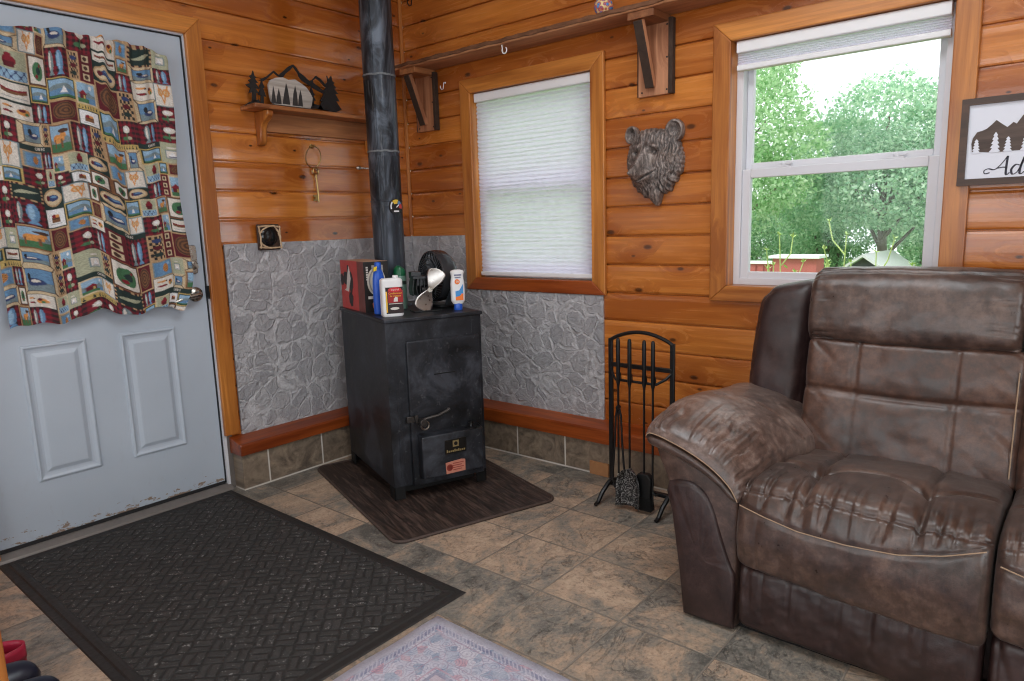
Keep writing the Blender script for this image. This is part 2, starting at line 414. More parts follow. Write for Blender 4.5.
def mk_doormat():
    t = T('charcoal_doormat'); v0 = t.coord(); x, y, z = t.sep(t.V('ADD', v0, t.scale(t.V('SUBTRACT', t.noise(v0, 28, 2, .5, 0, True), (.5, .5, .5)), (.016, .016, 0))))
    s = .062
    a = t.M('DIVIDE', t.M('ADD', x, y), s*1.414); b = t.M('DIVIDE', t.M('SUBTRACT', x, y), s*1.414)
    par = t.M('FLOORED_MODULO', t.M('ADD', t.M('FLOOR', a), t.M('FLOOR', b)), 2)
    fa, fb = t.M('FRACT', a), t.M('FRACT', b)
    def rib(f, g):
        w = t.M('ABSOLUTE', t.M('SUBTRACT', t.M('FRACT', t.M('MULTIPLY', f, 2)), .5))
        end = t.M('MINIMUM', g, t.M('SUBTRACT', 1, g))
        return t.M('MULTIPLY', t.rng(w, .5, .28, 0, 1), t.rng(end, 0, .12, 0, 1))
    h = t.mix(par, rib(fa, fb), rib(fb, fa))
    v = t.coord(); n = t.noise(v, 220, 3, .7); n2 = t.noise(v, 14, 4, .6); n3 = t.vor(v, 45, 'F1', 1)
    c = t.mix(h, srgb(40, 38, 37), srgb(62, 60, 59))
    c = t.mix(t.rng(n, .3, .7, .6, 0), c, srgb(18, 17, 17))
    c = t.mix(t.rng(n2, .55, .8, 0, .5), c, srgb(84, 80, 78))
    tips = t.M('MULTIPLY', h, t.rng(t.noise(v, 60, 3, .7), .60, .7, 0, .8))
    c = t.mix(tips, c, srgb(150, 148, 146))
    c = t.mix(t.rng(n3, .03, .07, .8, 0), c, srgb(176, 172, 166))
    return t.pbr(c, .85, 0, t.bump(t.M('ADD', h, t.M('MULTIPLY', n, .5)), 1, .0065))
M_doormat = mk_doormat()
M_matedge = simple('doormat_rubber_edge', srgb(34, 31, 30), .62, 0, .25, 30, .3, 80)

def mk_hearth():
    t = T('dark_wood_grain_mat'); v = t.coord(); p = t.scale(v, (1.2, 9, 1))
    n = t.noise(p, 3.2, 5, .6, 2.2); n2 = t.noise(t.scale(v, (4, 50, 1)), 4, 3)
    w = t.noise(t.scale(v, (1.6, 22, 1)), 2.2, 4, .6, 1.4)
    f = t.M('ADD', t.M('MULTIPLY', n, .6), t.M('MULTIPLY', w, .4))
    c = t.ramp(f, [(.40, srgb(30, 23, 20)), (.5, srgb(54, 42, 37)), (.60, srgb(88, 71, 63))])
    c = t.mix(t.rng(n2, .5, .8, 0, .4), c, srgb(34, 27, 24))
    return t.pbr(c, .55, 0, t.bump(f, .25, .004))
M_hearth = mk_hearth()

def mk_rug():
    t = T('faded_oriental_rug'); v = t.coord(); x, y, z = t.sep(v)   # origin = rug's far left corner, rug lies at +x, -y
    d = t.M('MINIMUM', x, t.M('MULTIPLY', y, -1))
    n = t.noise(v, 150, 3, .7); n2 = t.noise(v, 22, 4, .6, 1.2); n3 = t.noise(v, 9, 3)
    vo = t.vor(v, 26, 'F1', .8); ve = t.vor(v, 19, 'DISTANCE_TO_EDGE', .9)
    vc = t.new('ShaderNodeSeparateColor', {0: t.vor(v, 30, 'F1', .9, 'Color')}).outputs[0]
    lav, blue, pink, navy = srgb(186, 184, 200), srgb(122, 144, 170), srgb(190, 140, 152), srgb(74, 82, 120)
    c = t.ramp(vc, [(0, lav), (.35, srgb(164, 172, 192)), (.55, srgb(200, 196, 206)), (.75, blue), (.9, pink)], 'CONSTANT')
    rings = t.M('SINE', t.M('MULTIPLY', vo, 30))
    c = t.mix(t.rng(rings, .3, .9, 0, .55), c, navy)
    c = t.mix(t.rng(ve, .0, .03, .65, 0), c, srgb(150, 112, 136))
    field = t.rng(d, .205, .21, 0, 1)
    c2 = t.mix(t.rng(t.M('SINE', t.M('MULTIPLY', vo, 44)), -.2, .8, 0, .7), srgb(140, 164, 188), srgb(90, 112, 146))
    c2 = t.mix(t.rng(vc, .62, .66, 0, .8), c2, srgb(196, 168, 176))
    c = t.mix(field, c, c2)
    for p, w, col in ((.044, .010, srgb(84, 88, 128)), (.064, .003, srgb(150, 120, 142)), (.186, .004, srgb(178, 130, 148)), (.203, .007, srgb(92, 96, 132)), (.15, .002, srgb(150, 120, 142))):
        b = t.rng(t.M('ABSOLUTE', t.M('SUBTRACT', d, p)), w*.6, w, .9, 0)
        c = t.mix(b, c, col)
    dots = t.M('SINE', t.M('MULTIPLY', t.M('ADD', x, y), 420))
    c = t.mix(t.M('MULTIPLY', t.rng(dots, .2, .6, 0, .7), t.rng(t.M('ABSOLUTE', t.M('SUBTRACT', d, .044)), .009, .010, 1, 0)), c, lav)
    c = t.mix(t.rng(d, .026, .03, 1, 0), c, srgb(182, 180, 196))
    c = t.mix(t.rng(n2, .35, .65, .1, .6), c, srgb(196, 195, 206))
    c = t.mix(t.rng(n, .4, .75, 0, .35), c, srgb(120, 122, 140))
    return t.pbr(c, .9, 0, t.bump(n, .5, .003))
M_rug = mk_rug()

def mk_glass():
    t = T('window_glass')
    f = t.new('ShaderNodeFresnel', {'IOR': 1.45}).outputs[0]
    a = t.new('ShaderNodeBsdfTransparent', {'Color': (.96, .985, .975, 1)}).outputs[0]
    g = t.new('ShaderNodeBsdfGlossy', {'Roughness': .02}).outputs[0]
    m = t.new('ShaderNodeMixShader', {0: t.M('MULTIPLY', f, .3), 1: a, 2: g}).outputs[0]
    t.t.links.new(m, t.out.inputs[0]); return t.m
M_glass = mk_glass()
def mk_shade():
    t = T('cellular_shade_cloth'); v = t.coord()
    n = t.noise(v, 300, 2)
    c = t.mix(n, srgb(238, 235, 250), srgb(246, 243, 254))
    d = t.new('ShaderNodeBsdfDiffuse', {'Color': c}).outputs[0]
    tr = t.new('ShaderNodeBsdfTranslucent', {'Color': c}).outputs[0]
    m = t.new('ShaderNodeMixShader', {0: .66, 1: d, 2: tr}).outputs[0]
    t.t.links.new(m, t.out.inputs[0]); return t.m
M_shade = mk_shade()
M_bear = None
def mk_bear():
    t = T('carved_bear_resin'); v = t.coord()
    n = t.noise(t.scale(v, (1, 1, .45)), 60, 5, .7, .6); n2 = t.noise(v, 14, 3)
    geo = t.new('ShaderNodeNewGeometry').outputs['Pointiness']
    c = t.ramp(n, [(.36, srgb(58, 51, 48)), (.5, srgb(112, 100, 95)), (.64, srgb(164, 151, 144))])
    c = t.mix(t.rng(n2, .5, .7, 0, .4), c, srgb(140, 116, 100))
    c = t.mix(t.rng(geo, .44, .52, .85, 0), c, srgb(34, 30, 29))  # shade in the carved creases, painted into the colour
    return t.pbr(c, .5, .0, t.bump(n, .35, .004))
M_bear = mk_bear()
# outdoors
def mk_leaf(name, a, b, c3):
    t = T(name)
    r = t.new('ShaderNodeNewGeometry').outputs['Random Per Island']
    c = t.ramp(r, [(0, a), (.5, b), (1, c3)])
    d = t.new('ShaderNodeBsdfDiffuse', {'Color': c}).outputs[0]
    tr = t.new('ShaderNodeBsdfTranslucent', {'Color': c}).outputs[0]
    m = t.new('ShaderNodeMixShader', {0: .42, 1: d, 2: tr}).outputs[0]
    t.t.links.new(m, t.out.inputs[0]); return t.m
M_leafA = mk_leaf('fresh_leaves', srgb(146, 190, 138), srgb(190, 220, 176), srgb(224, 240, 210))
M_leafB = mk_leaf('bluish_leaves', srgb(144, 188, 154), srgb(186, 216, 188), srgb(222, 238, 216))
M_leafC = mk_leaf('forest_leaves', srgb(128, 172, 134), srgb(174, 208, 172), srgb(214, 234, 204))
M_weed = simple('weed_green', srgb(176, 204, 128), .6, 0, .2, 30)
M_trunk = simple('grey_bark', srgb(128, 120, 112), .9, 0, .3, 8, .5, 40)
M_grass = simple('lawn', srgb(116, 158, 84), .9, 0, .3, 3, .5, 30)
M_redshed = simple('barn_red_siding', srgb(172, 92, 88), .7, 0, .15, 4)
M_shedgrey = simple('grey_shed_siding', srgb(100, 100, 110), .7, 0, .1, 4)
M_roofw = simple('white_metal_roof', srgb(232, 232, 232), .4, 0, .04, 4)
# ------------------------------------------------------------------ room shell
RX, RY, RZ = 5.3, -5.2, 2.72       # right wall, front wall, ceiling
def plank_wall(name, mat, plane, u0, u1, z0, z1, holes, thick=.12):
    """holes: (ua, ub, za, zb). plane 'x' = back wall along x; 'y' = left wall along y."""
    mb = MB()
    P = (lambda u, d, z: (u, d, z)) if plane == 'x' else (lambda u, d, z: (-d, u, z))
    prof = []
    k = math.floor((z0-PZ)/PP)-1
    while PZ+k*PP < z1:
        b = PZ+k*PP
        prof += [(b, .016), (b+.0045, .0158), (b+.0065, .0035), (b+.012, .0012), (b+.03, .0003), (b+.06, 0), (b+.105, .0004), (b+.122, .0018), (b+PP-.002, .0045)]
        k += 1
    def dep(z):
        for (a, da), (b, db) in zip(prof, prof[1:]):
            if a <= z <= b: return da+(db-da)*(z-a)/max(1e-9, b-a)
        return 0
    zs = sorted({round(z, 5) for z, _ in prof if z0 < z < z1} | {z0, z1} | {round(z, 5) for h in holes for z in h[2:] if z0 < z < z1})
    for za, zb in zip(zs, zs[1:]):
        zm = (za+zb)/2; segs = [(u0, u1)]
        for a, b, c, d in holes:
            if c-1e-6 <= zm <= d+1e-6:
                n = []
                for s, e in segs:
                    if b <= s or a >= e: n.append((s, e)); continue
                    if a > s: n.append((s, a))
                    if b < e: n.append((b, e))
                segs = n
        for s, e in segs:
            mb.add([P(s, dep(za), za), P(e, dep(za), za), P(e, dep(zb), zb), P(s, dep(zb), zb)], [(0, 1, 2, 3)])
            mb.add([P(s, thick, za), P(e, thick, za), P(e, thick, zb), P(s, thick, zb)], [(3, 2, 1, 0)])
    return mb.build(name, mat, smooth=0, weld=True, recalc=False)

W1 = (.524, 1.274, .935, 1.900)     # window openings: x0,x1,z0,z1
W2 = (1.940, 2.700, .935, 1.905)
DY0, DY1, DZ = -2.184, -1.270, 2.062
o = plank_wall('wall_back', M_plank_x, 'x', 0, RX, 0, RZ, [(W1[0]-.02, W1[1]+.02, W1[2]-.02, W1[3]+.02), (W2[0]-.02, W2[1]+.02, W2[2]-.02, W2[3]+.02)])
struct(o, 'varnished orange pine plank wall with the two windows', 'wall')
o = plank_wall('wall_left', M_plank_y, 'y', RY, 0, 0, RZ, [(DY0-.015, DY1+.015, -.1, DZ+.015)])
struct(o, 'varnished orange pine plank wall with the white door', 'wall')

# the two walls behind the camera, with daylight windows
o = MB()
for a in ((0, 5.3, 0, .85), (0, 5.3, 2.15, RZ), (0, .7, .85, 2.15), (4.5, 5.3, .85, 2.15)): o.box(a[0], a[1], RY-.12, RY, a[2], a[3])
struct(o.build('wall_front', M_sidewall, smooth=0), 'wall behind the viewer', 'wall')
o = MB()
for a in ((RY, 0, 0, .75), (RY, 0, 2.15, RZ), (RY, -4.1, .75, 2.15), (-1.3, 0, .75, 2.15)): o.box(RX, RX+.12, a[0], a[1], a[2], a[3])
struct(o.build('wall_right', M_sidewall, smooth=0), 'wall on the far right with a wide window', 'wall')
for nm, args in (('window_3', (.7, 4.5, RY-.07, RY-.03, .85, 2.15)), ('window_4', (RX+.03, RX+.07, -4.1, -1.3, .75, 2.15))):
    x0, x1, y0, y1, z0, z1 = args; mb = MB()
    if nm == 'window_3':
        for xa in (x0, (x0+x1)/2-.03, x1-.06): mb.box(xa, xa+.06, y0, y1, z0, z1)
        mb.box(x0, x1, y0, y1, z0, z0+.06); mb.box(x0, x1, y0, y1, z1-.06, z1)
    else:
        for ya in (y0, (y0+y1)/2-.03, y1-.06): mb.box(x0, x1, ya, ya+.06, z0, z1)
        mb.box(x0, x1, y0, y1, z0, z0+.06); mb.box(x0, x1, y0, y1, z1-.06, z1)
    w = mb.build(nm, M_vinyl, smooth=0)
    struct(w, 'wide white window in the %s wall' % ('front' if nm == 'window_3' else 'right'), 'window')
struct(MB().box(-.12, RX+.12, RY-.12, .12, -.12, 0).build('floor', M_floor, smooth=0), 'brown and grey slate look tile floor', 'floor')
struct(MB().box(-.12, RX+.12, RY-.12, .12, RZ, RZ+.12).build('ceiling', M_plaster, smooth=0), 'pale ceiling', 'ceiling')

# stone look heat shields
def shield(name, plane, u0, u1, z0, z1, m, lab, notch=None):
    mb = MB()
    if plane == 'y': mb.box(0, .014, u0, u1, z0, z1)
    else:
        mb.prism([(u0, z0), (u1, z0), (u1, notch[1]), (notch[0], notch[1]), (notch[0], z1), (u0, z1)], -.014, 0, 'xz')
    return struct(mb.build(name, m, bevel=.003, smooth=0), lab, 'wall panel')
shield('wall_panel_left', 'y', -1.178, -.002, .25, 1.164, M_stone_y, 'grey plaster stone panel on the left wall beside the door')
shield('wall_panel_back', 'x', .016, 1.331, .25, 1.164, M_stone_x, 'grey plaster stone panel on the back wall below the shaded window', (.452, .868))
# thin metal corner strip between them
# low ledge: tile course with pine cap
mb = MB(); mb.box(.0, .088, -1.232, -.0, 0, .178)
struct(mb.build('baseboard_left', M_base_y, smooth=0), 'row of brown tiles along the foot of the left wall', 'baseboard')
mb = MB(); mb.box(.088, RX, -.088, -.0, 0, .178)
struct(mb.build('baseboard_back', M_base_x, smooth=0), 'row of brown tiles along the foot of the back wall', 'baseboard')
mb = MB(); mb.prism([(.0, .174), (.106, .174), (.106, .222), (.100, .230), (.0, .256)], -1.243, .0, 'xz')
tr = mb.build('trim_1', M_cap_y, bevel=.004, smooth=0); struct(tr, 'reddish pine ledge under the left stone panel', 'trim')
mb = MB(); mb.prism([(-.0, .162), (-.102, .162), (-.102, .226), (-.096, .234), (-.0, .258)], .100, RX, 'yz')
tr = mb.build('trim_2', M_cap_x, bevel=.004, smooth=0); struct(tr, 'reddish pine ledge under the back stone panel', 'trim')
# inside corner strip
mb = MB(); mb.tube([(.006, -.006, 1.17), (.006, -.006, RZ)], .011, 8)
struct(mb.build('trim_3', M_trim_z), 'narrow pine strip in the corner of the plank walls', 'trim')

# ------------------------------------------------------------------ door
door = thing('door_1', 'white entrance door with two embossed lower panels', 'door', (0, 0, 0), 0, None, 'structure')
mb = MB(); mb.box(-.065, -.020, DY0, DY1, .030, DZ)
slab = mb.build('door_slab', M_door, door, bevel=.003, smooth=0)
def emboss(mb, y0, y1, z0, z1, x=-.020):
    prof = [(0, 0), (.004, .007), (.010, .0085), (.018, .003), (.026, .0008), (.034, .0008), (.050, .0075), (.056, .008)]
    vs = []
    for d, h in prof: vs += [(x+h, y0+d, z0+d), (x+h, y1-d, z0+d), (x+h, y1-d, z1-d), (x+h, y0+d, z1-d)]
    fs = []
    for i in range(len(prof)-1):
        for k in range(4): fs.append((i*4+k, i*4+(k+1) % 4, i*4+4+(k+1) % 4, i*4+4+k))
    n = len(prof)*4; fs.append((n-4, n-3, n-2, n-1))
    mb.add(vs, fs)
for a in ((-1.664, -1.430, .266, .812), (-2.022, -1.790, .266, .812)):
    mb = MB(); emboss(mb, *a); mb.build('door_panel', M_door, slab, smooth=0)
mb = MB(); mb.box(-.022, -.014, DY0+.004, DY1-.004, .026, .040); mb.build('door_sweep', M_rubber, slab, smooth=0)
# threshold, casing, jamb
mb = MB(); mb.prism([(-.10, 0.002), (.034, .002), (.030, .014), (-.006, .026), (-.10, .026)], DY0-.015, DY1+.015, 'xz')
mb.build('threshold', M_alu, door, bevel=.002, smooth=0)
mb = MB()
mb.box(-.10, .002, DY1+.003, DY1+.016, 0, DZ+.016); mb.box(-.10, .002, DY0-.016, DY0-.003, 0, DZ+.016); mb.box(-.10, .002, DY0-.016, DY1+.016, DZ+.003, DZ+.016)
mb.build('jamb', M_vinyl, door, smooth=0)
mb = MB(); mb.box(-.03, -.012, DY1, DY1+.004, .03, DZ); mb.box(-.03, -.012, DY0-.004, DY0, .03, DZ); mb.box(-.03, -.012, DY0, DY1, DZ, DZ+.004)
mb.build('weatherstrip', M_rubber, door, smooth=0)
cw = .073
mb = MB(); mb.prism([(DY1+.005, .264), (DY1+.005, DZ+.008), (DY1+.005+cw, DZ+.008+cw), (DY1+.005+cw, .264)], 0, .021, 'yz')
mb.build('casing', M_trim_z, door, bevel=.004, smooth=0)
mb = MB(); mb.prism([(DY0-.005, 0), (DY0-.005, DZ+.008), (DY0-.005-cw, DZ+.008+cw), (DY0-.005-cw, 0)], 0, .021, 'yz')
mb.build('casing', M_trim_z, door, bevel=.004, smooth=0)
mb = MB(); mb.prism([(DY0-.005, DZ+.008), (DY1+.005, DZ+.008), (DY1+.005+cw, DZ+.008+cw), (DY0-.005-cw, DZ+.008+cw)], 0, .021, 'yz')
mb.build('casing', M_trim_y, door, bevel=.004, smooth=0)
mb = MB(); mb.box(-.10, .006, DY1+.016, DY1+.042, 0, .262); mb.build('casing_foot', M_alu, door, smooth=0)
# deadbolt and lever
db = MB(); db.prism([(y, z) for y, z in rrect(-1.356, -1.300, 1.038, 1.166, .012)], -.020, -.008, 'yz')
db = db.build('deadbolt', M_nickel, slab, bevel=.003)
mb = MB(); mb.lathe([(.021, -.008), (.021, .006), (.017, .010), (.004, .010)], (0, -1.326, 1.078), 22, 0, 'x'); 
mb.obox((.016, -1.326, 1.078), ((1, 0, 0), (0, 1, .9), (0, -.9, 1)), (.010, .006, .017))
mb.build('thumb_turn', M_nickel, db, bevel=.001)
lv = MB(); lv.lathe([(.033, -.020), (.033, -.010), (.026, -.004), (.014, 0), (.012, .030), (.004, .032)], (0, -1.322, .945), 26, 0, 'x')
lv.tube([(.026, -1.322, .945), (.030, -1.345, .944), (.034, -1.38, .940), (.032, -1.415, .930), (.028, -1.435, .923)], [.012, .012, .010, .009, .007], 12)
lv = lv.build('lever_handle', M_nickel, slab)
mb = MB(); mb.box(-.030, .006, DY1-.002, DY1+.006, .92, .98); mb.build('strike_plate', M_blackm, door, smooth=0)

# ------------------------------------------------------------------ windows
def window(nm, W, label, casing_x, blocks):
    x0, x1, z0, z1 = W
    w = thing(nm, label, 'window', (0, 0, 0), 0, None, 'structure')
    cw = .074
    oz0, oz1, ox0, ox1 = z0-.066, z1+.073, x0-cw, x1+cw
    mb = MB(); mb.prism([(x0, z0), (x0, z1), (ox0, oz1), (ox0, oz0)], -.021, 0, 'xz'); mb.build('casing', M_trim_z, w, bevel=.004, smooth=0)
    mb = MB(); mb.prism([(x1, z0), (x1, z1), (ox1, oz1), (ox1, oz0)], -.021, 0, 'xz'); mb.build('casing', M_trim_z, w, bevel=.004, smooth=0)
    mb = MB(); mb.prism([(x0, z1), (x1, z1), (ox1, oz1), (ox0, oz1)], -.021, 0, 'xz'); mb.build('casing', M_trim_x, w, bevel=.004, smooth=0)
    mb = MB(); mb.prism([(x0, z0), (x1, z0), (ox1, oz0), (ox0, oz0)], -.022, 0, 'xz'); mb.build('casing', casing_x, w, bevel=.004, smooth=0)
    # jamb liner (pine boards)
    mb = MB(); mb.box(x0-.02, x0, -.004, .085, z0-.02, z1+.02); mb.box(x1, x1+.02, -.004, .085, z0-.02, z1+.02)
    mb.build('jamb', M_trim_z, w, smooth=0)
    mb = MB(); mb.box(x0, x1, -.004, .085, z0-.02, z0); mb.box(x0, x1, -.004, .085, z1, z1+.02)
    mb.build('jamb', M_trim_x, w, smooth=0)
    # vinyl frame
    f0, f1 = .05, .125
    mb = MB(); fw = .028
    mb.box(x0, x0+fw, f0, f1, z0, z1); mb.box(x1-fw, x1, f0, f1, z0, z1); mb.box(x0+fw, x1-fw, f0, f1, z0, z0+fw); mb.box(x0+fw, x1-fw, f0, f1, z1-fw, z1)
    fr = mb.build('window_frame', M_vinyl, w, bevel=.002, smooth=0)
    zm = 1.405
    def sash(za, zb, ya, yb, sw, bot, top):
        mb = MB(); a, b = x0+fw, x1-fw
        mb.box(a, a+sw, ya, yb, za, zb); mb.box(b-sw, b, ya, yb, za, zb); mb.box(a+sw, b-sw, ya, yb, za, za+bot); mb.box(a+sw, b-sw, ya, yb, zb-top, zb)
        s = mb.build('sash', M_vinyl, w, bevel=.003, smooth=0)
        g = MB(); g.box(a+sw-.004, b-sw+.004, (ya+yb)/2-.002, (ya+yb)/2+.002, za+bot-.004, zb-top+.004); g.build('pane', M_glass, s, smooth=0)
        return s
    lo = sash(z0+fw-.004, zm+.004, .058, .086, .034, .030, .036)
    sash(zm-.02, z1-fw+.004, .092, .118, .026, .050, .03)
    for fx in (.25, .78):
        mb = MB(); c = x0+(x1-x0)*fx
        mb.box(c-.028, c+.028, .060, .082, zm+.004, zm+.011); mb.lathe([(.011, zm+.011), (.011, zm+.019), (.004, zm+.020)], (c, .070, 0), 14); mb.bar((c, .070, zm+.015), (c+.036, .062, zm+.015), .012, .007)
        mb.build('sash_lock', M_vinyl, lo, bevel=.001)
    return w
win1 = window('window_1', W1, 'window with pine casing hidden by a closed pale shade', M_cap_x, None)
win2 = window('window_2', W2, 'white double hung window with pine casing looking out on trees', M_trim_x, None)

# cellular shades
def shade(loc, x0, x1, ztop, zbot, pitch, raised, label):
    s = thing('cellular_shade', label, 'window shade', loc)
    L = Vector(loc)
    mb = MB(); mb.prism(rrect(.0-.024, .024, ztop-.045-L.z, ztop-L.z, .006), x0-L.x, x1-L.x, 'yz'); mb.build('headrail', M_white, s)
    top, n = ztop-.046, max(4, int(round((ztop-.046-zbot-.022)/pitch)))
    pz = (top-zbot-.022)/n; dep = .010 if not raised else .007
    def fn(u, v):
        i = u*n*2; k = int(round(i))
        y = -dep if k % 2 else -.002
        z = top-pz*i/2
        x = x0+(x1-x0)*v
        if not raised: y += .004*math.sin(v*PI)*math.sin(u*5+1)+.0015*math.sin(v*9+k*.9); z += .0018*math.sin(v*7+k*1.3)*math.sin(v*PI)
        return (x-L.x, y, z-L.z)
    def fb(u, v):
        p = fn(u, v); i = u*n*2; k = int(round(i))
        return (p[0], .004+(dep if k % 2 else .002), p[2])
    mb = MB(); mb.grid(fn, n*2, 24)
    mb.build('pleated_cloth', M_shade, s, smooth=0, recalc=False)
    mb = MB(); mb.prism(rrect(-.017, .017, zbot-L.z, zbot+.022-L.z, .005), x0-L.x, x1-L.x, 'yz'); mb.build('bottom_rail', M_white, s)
    return s
shade((.899, .024, 1.85), W1[0]+.012, W1[1]-.006, 1.898, .944, .0205, False, 'closed pleated pale shade filling the window below the plank shelf')
shade((2.32, .024, 1.85), W2[0]+.016, W2[1]-.014, 1.903, 1.792, .008, True, 'pale shade drawn up into a stack atop the window behind the couch')
# ------------------------------------------------------------------ wood stove
SA = math.radians(69.4)
def S2W(s, d, z=0):     # stove front-left corner frame -> world
    return (.802+.352*s-.936*d, -.913+.936*s+.352*d, z)
stove = thing('wood_stove', 'black steel wood stove standing in the corner on the dark hearth mat', 'stove', S2W(0, 0, .012), SA)
SW, SD, SH = .461, .651, .817       # height above the mat
mb = MB(); mb.box(0, SW, 0, SD, .058, SH-.018)
mb.box(.035, .05, -.002, 0, .1, .78); mb.box(SW-.05, SW-.035, -.002, 0, .1, .78)
mb.build('body', M_stove, stove, bevel=.004)
mb = MB(); mb.box(-.006, SW+.006, -.008, SD+.006, SH-.018, SH); mb.build('top_plate', M_stove, stove, bevel=.004)
for sx in (0, SW-.05):
    for sy in (.0, SD-.06):
        mb = MB(); a = sx if sx == 0 else SW
        sgn = 1 if sx == 0 else -1
        mb.box(min(a, a+sgn*.006), max(a, a+sgn*.006), sy, sy+.06, 0, .060); mb.box(sx, sx+.05, sy if sy == 0 else SD-.006, (.006 if sy == 0 else SD), 0, .060)
        mb.build('leg', M_blackm, stove, smooth=0)
mb = MB(); mb.box(.05, SW-.05, .03, SD-.03, .02, .058); mb.build('bottom_pan', M_blackm, stove, smooth=0)
mb = MB(); mb.box(.088, .442, -.016, -.001, .052, .712)
sd = mb.build('stove_door', M_stove, stove, bevel=.004)
mb = MB(); mb.box(.21, .312, -.019, -.016, .552, .556); mb.build('weld_mark', M_blackm, sd, smooth=0)
hd = MB(); hd.box(.066, .105, -.030, -.016, .352, .380)
hd.lathe([(.017, -.075), (.017, -.050), (.011, -.048), (.011, -.016)], (.128, 0, .355), 18, 0, 'y')
hd.tube([(.128, -.055, .365), (.15, -.062, .372), (.20, -.066, .378), (.246, -.064, .392), (.256, -.062, .400)], [.007, .006, .006, .007, .008], 10)
hd.bar((.108, -.035, .385), (.108, -.035, .350), .014, .014)
hd.build('handle', simple('worn_steel', srgb(78, 74, 72), .38, .8, .3, 40), sd, bevel=.002)
mb = MB(); mb.tube([(.134+.018*math.cos(a), -.068+.004*math.sin(a*9), .350+.018*math.sin(a)-.008) for a in [k*.35 for k in range(18)]], .0045, 6, closed=True); mb.build('handle_coil', simple('coil_steel', srgb(120, 112, 104), .35, .9, .2, 40), sd)
bx = MB(); bx.prism([(-.016, .088), (-.066, .094), (-.070, .280), (-.066, .288), (-.016, .296)], .115, .418, 'yz')
bx = bx.build('draft_box', M_stove, stove, bevel=.004)
mb = MB(); mb.box(.222, .328, -.0725, -.068, .192, .258)
pl = mb.build('nameplate', simple('black_gold_plate', srgb(26, 25, 24), .35, .3, .15, 30), bx, bevel=.001)
M_gold = simple('dull_gold_print', srgb(150, 132, 92), .4, .4, .2, 60)
mb = MB(); f = -.0732
mb.box(.260, .290, f, f+.002, .222, .251)
mb.build('emblem', M_gold, pl, smooth=0)
mb = MB(); mb.lathe([(.009, f-.0006), (.009, f+.001)], (.275, 0, .2365), 12, 0, 'y'); mb.build('emblem_mark', M_blackm, pl, smooth=0)
mb = MB()
for k in range(10): mb.box(.229+k*.0094, .229+k*.0094+.0066, f, f+.002, .199, .199+(.012 if k in (0, 4, 6) else .008))
mb.build('lettering', M_gold, pl, smooth=0)
mb = MB(); mb.prism([(.224, .100), (.318, .102), (.319, .154), (.300, .158), (.222, .152)], -.0725, -.069, 'xz')
st = mb.build('sticker', simple('salmon_sticker', srgb(196, 128, 108), .6, 0, .12, 40), bx, smooth=0)
mb = MB()
for k in range(4): mb.box(.256, .256+.044+.01*(k % 2), -.0735, -.0715, .113+k*.010, .1165+k*.010)
mb.lathe([(.016, -.0735), (.016, -.0715), (.012, -.0715), (.012, -.0735)], (.241, 0, .128), 16, 0, 'y')
mb.build('lettering', simple('red_ink', srgb(150, 60, 50), .6, 0, .1, 30), st, smooth=0)
mb = MB(); mb.lathe([(.030, .287), (.030, .293), (.010, .295), (.008, .305), (.013, .308), (.013, .318), (.004, .320)], (.37, -.042, 0), 18)
mb.build('draft_knob', M_black, bx)

# ------------------------------------------------------------------ stove pipe
pipe = thing('stove_pipe', 'black stove pipe rising from the wood stove to the ceiling', 'stove pipe', (.400, -.520, .829))
R0 = .0762
mb = MB(); mb.lathe([(R0+.022, 0), (R0+.022, .006), (R0+.004, .012), (R0+.003, .035), (R0, .036)], n=40); mb.build('collar', M_pipe, pipe)
for a, b in ((.0, .516), (.516, .754), (.754, 1.106), (1.106, RZ-.829-.001)):
    mb = MB(); mb.lathe([(R0-.001, a), (R0, a+.004), (R0, b-.03), (R0+.0012, b-.026), (R0+.0012, b-.022), (R0, b-.018), (R0, b)], n=40)
    # folded seam
    ang = math.radians(-62); mb.bar((R0*math.cos(ang), R0*math.sin(ang), a+.01), (R0*math.cos(ang), R0*math.sin(ang), b-.03), .006, .006, (math.cos(ang), math.sin(ang), 0))
    mb.build('pipe_section', M_pipe, pipe, smooth=50)
for z in (.754, 1.106):
    mb = MB()
    def jr(u, v):
        a = 2*PI*u; r = R0+.0016+.0015*math.sin(PI*v)
        w = .004*mnoise.noise(Vector((math.cos(a)*4, math.sin(a)*4, z*9)))
        return (r*math.cos(a), r*math.sin(a), z-.005+w+.009*v)
    mb.grid(jr, 48, 3, cu=True); mb.build('joint', M_ringm, pipe)
mb = MB(); mb.lathe([(R0+.001, .512), (R0+.0025, .514), (R0+.0025, .519), (R0+.001, .521)], n=40); mb.build('joint', M_pipe, pipe)
mb = MB(); ang = math.radians(-128); c, s = math.cos(ang), math.sin(ang)
mb.tube([(R0*c, R0*s, .676), ((R0+.022)*c, (R0+.022)*s, .678), ((R0+.052)*c, (R0+.052)*s, .680)], [.004, .004, .004], 8)
mb.tube([((R0+.038)*c, (R0+.038)*s, .679), ((R0+.046)*c, (R0+.046)*s, .680), ((R0+.058)*c, (R0+.058)*s, .681)], [.006, .010, .006], 10)
mb.build('damper_handle', M_nickel, pipe)

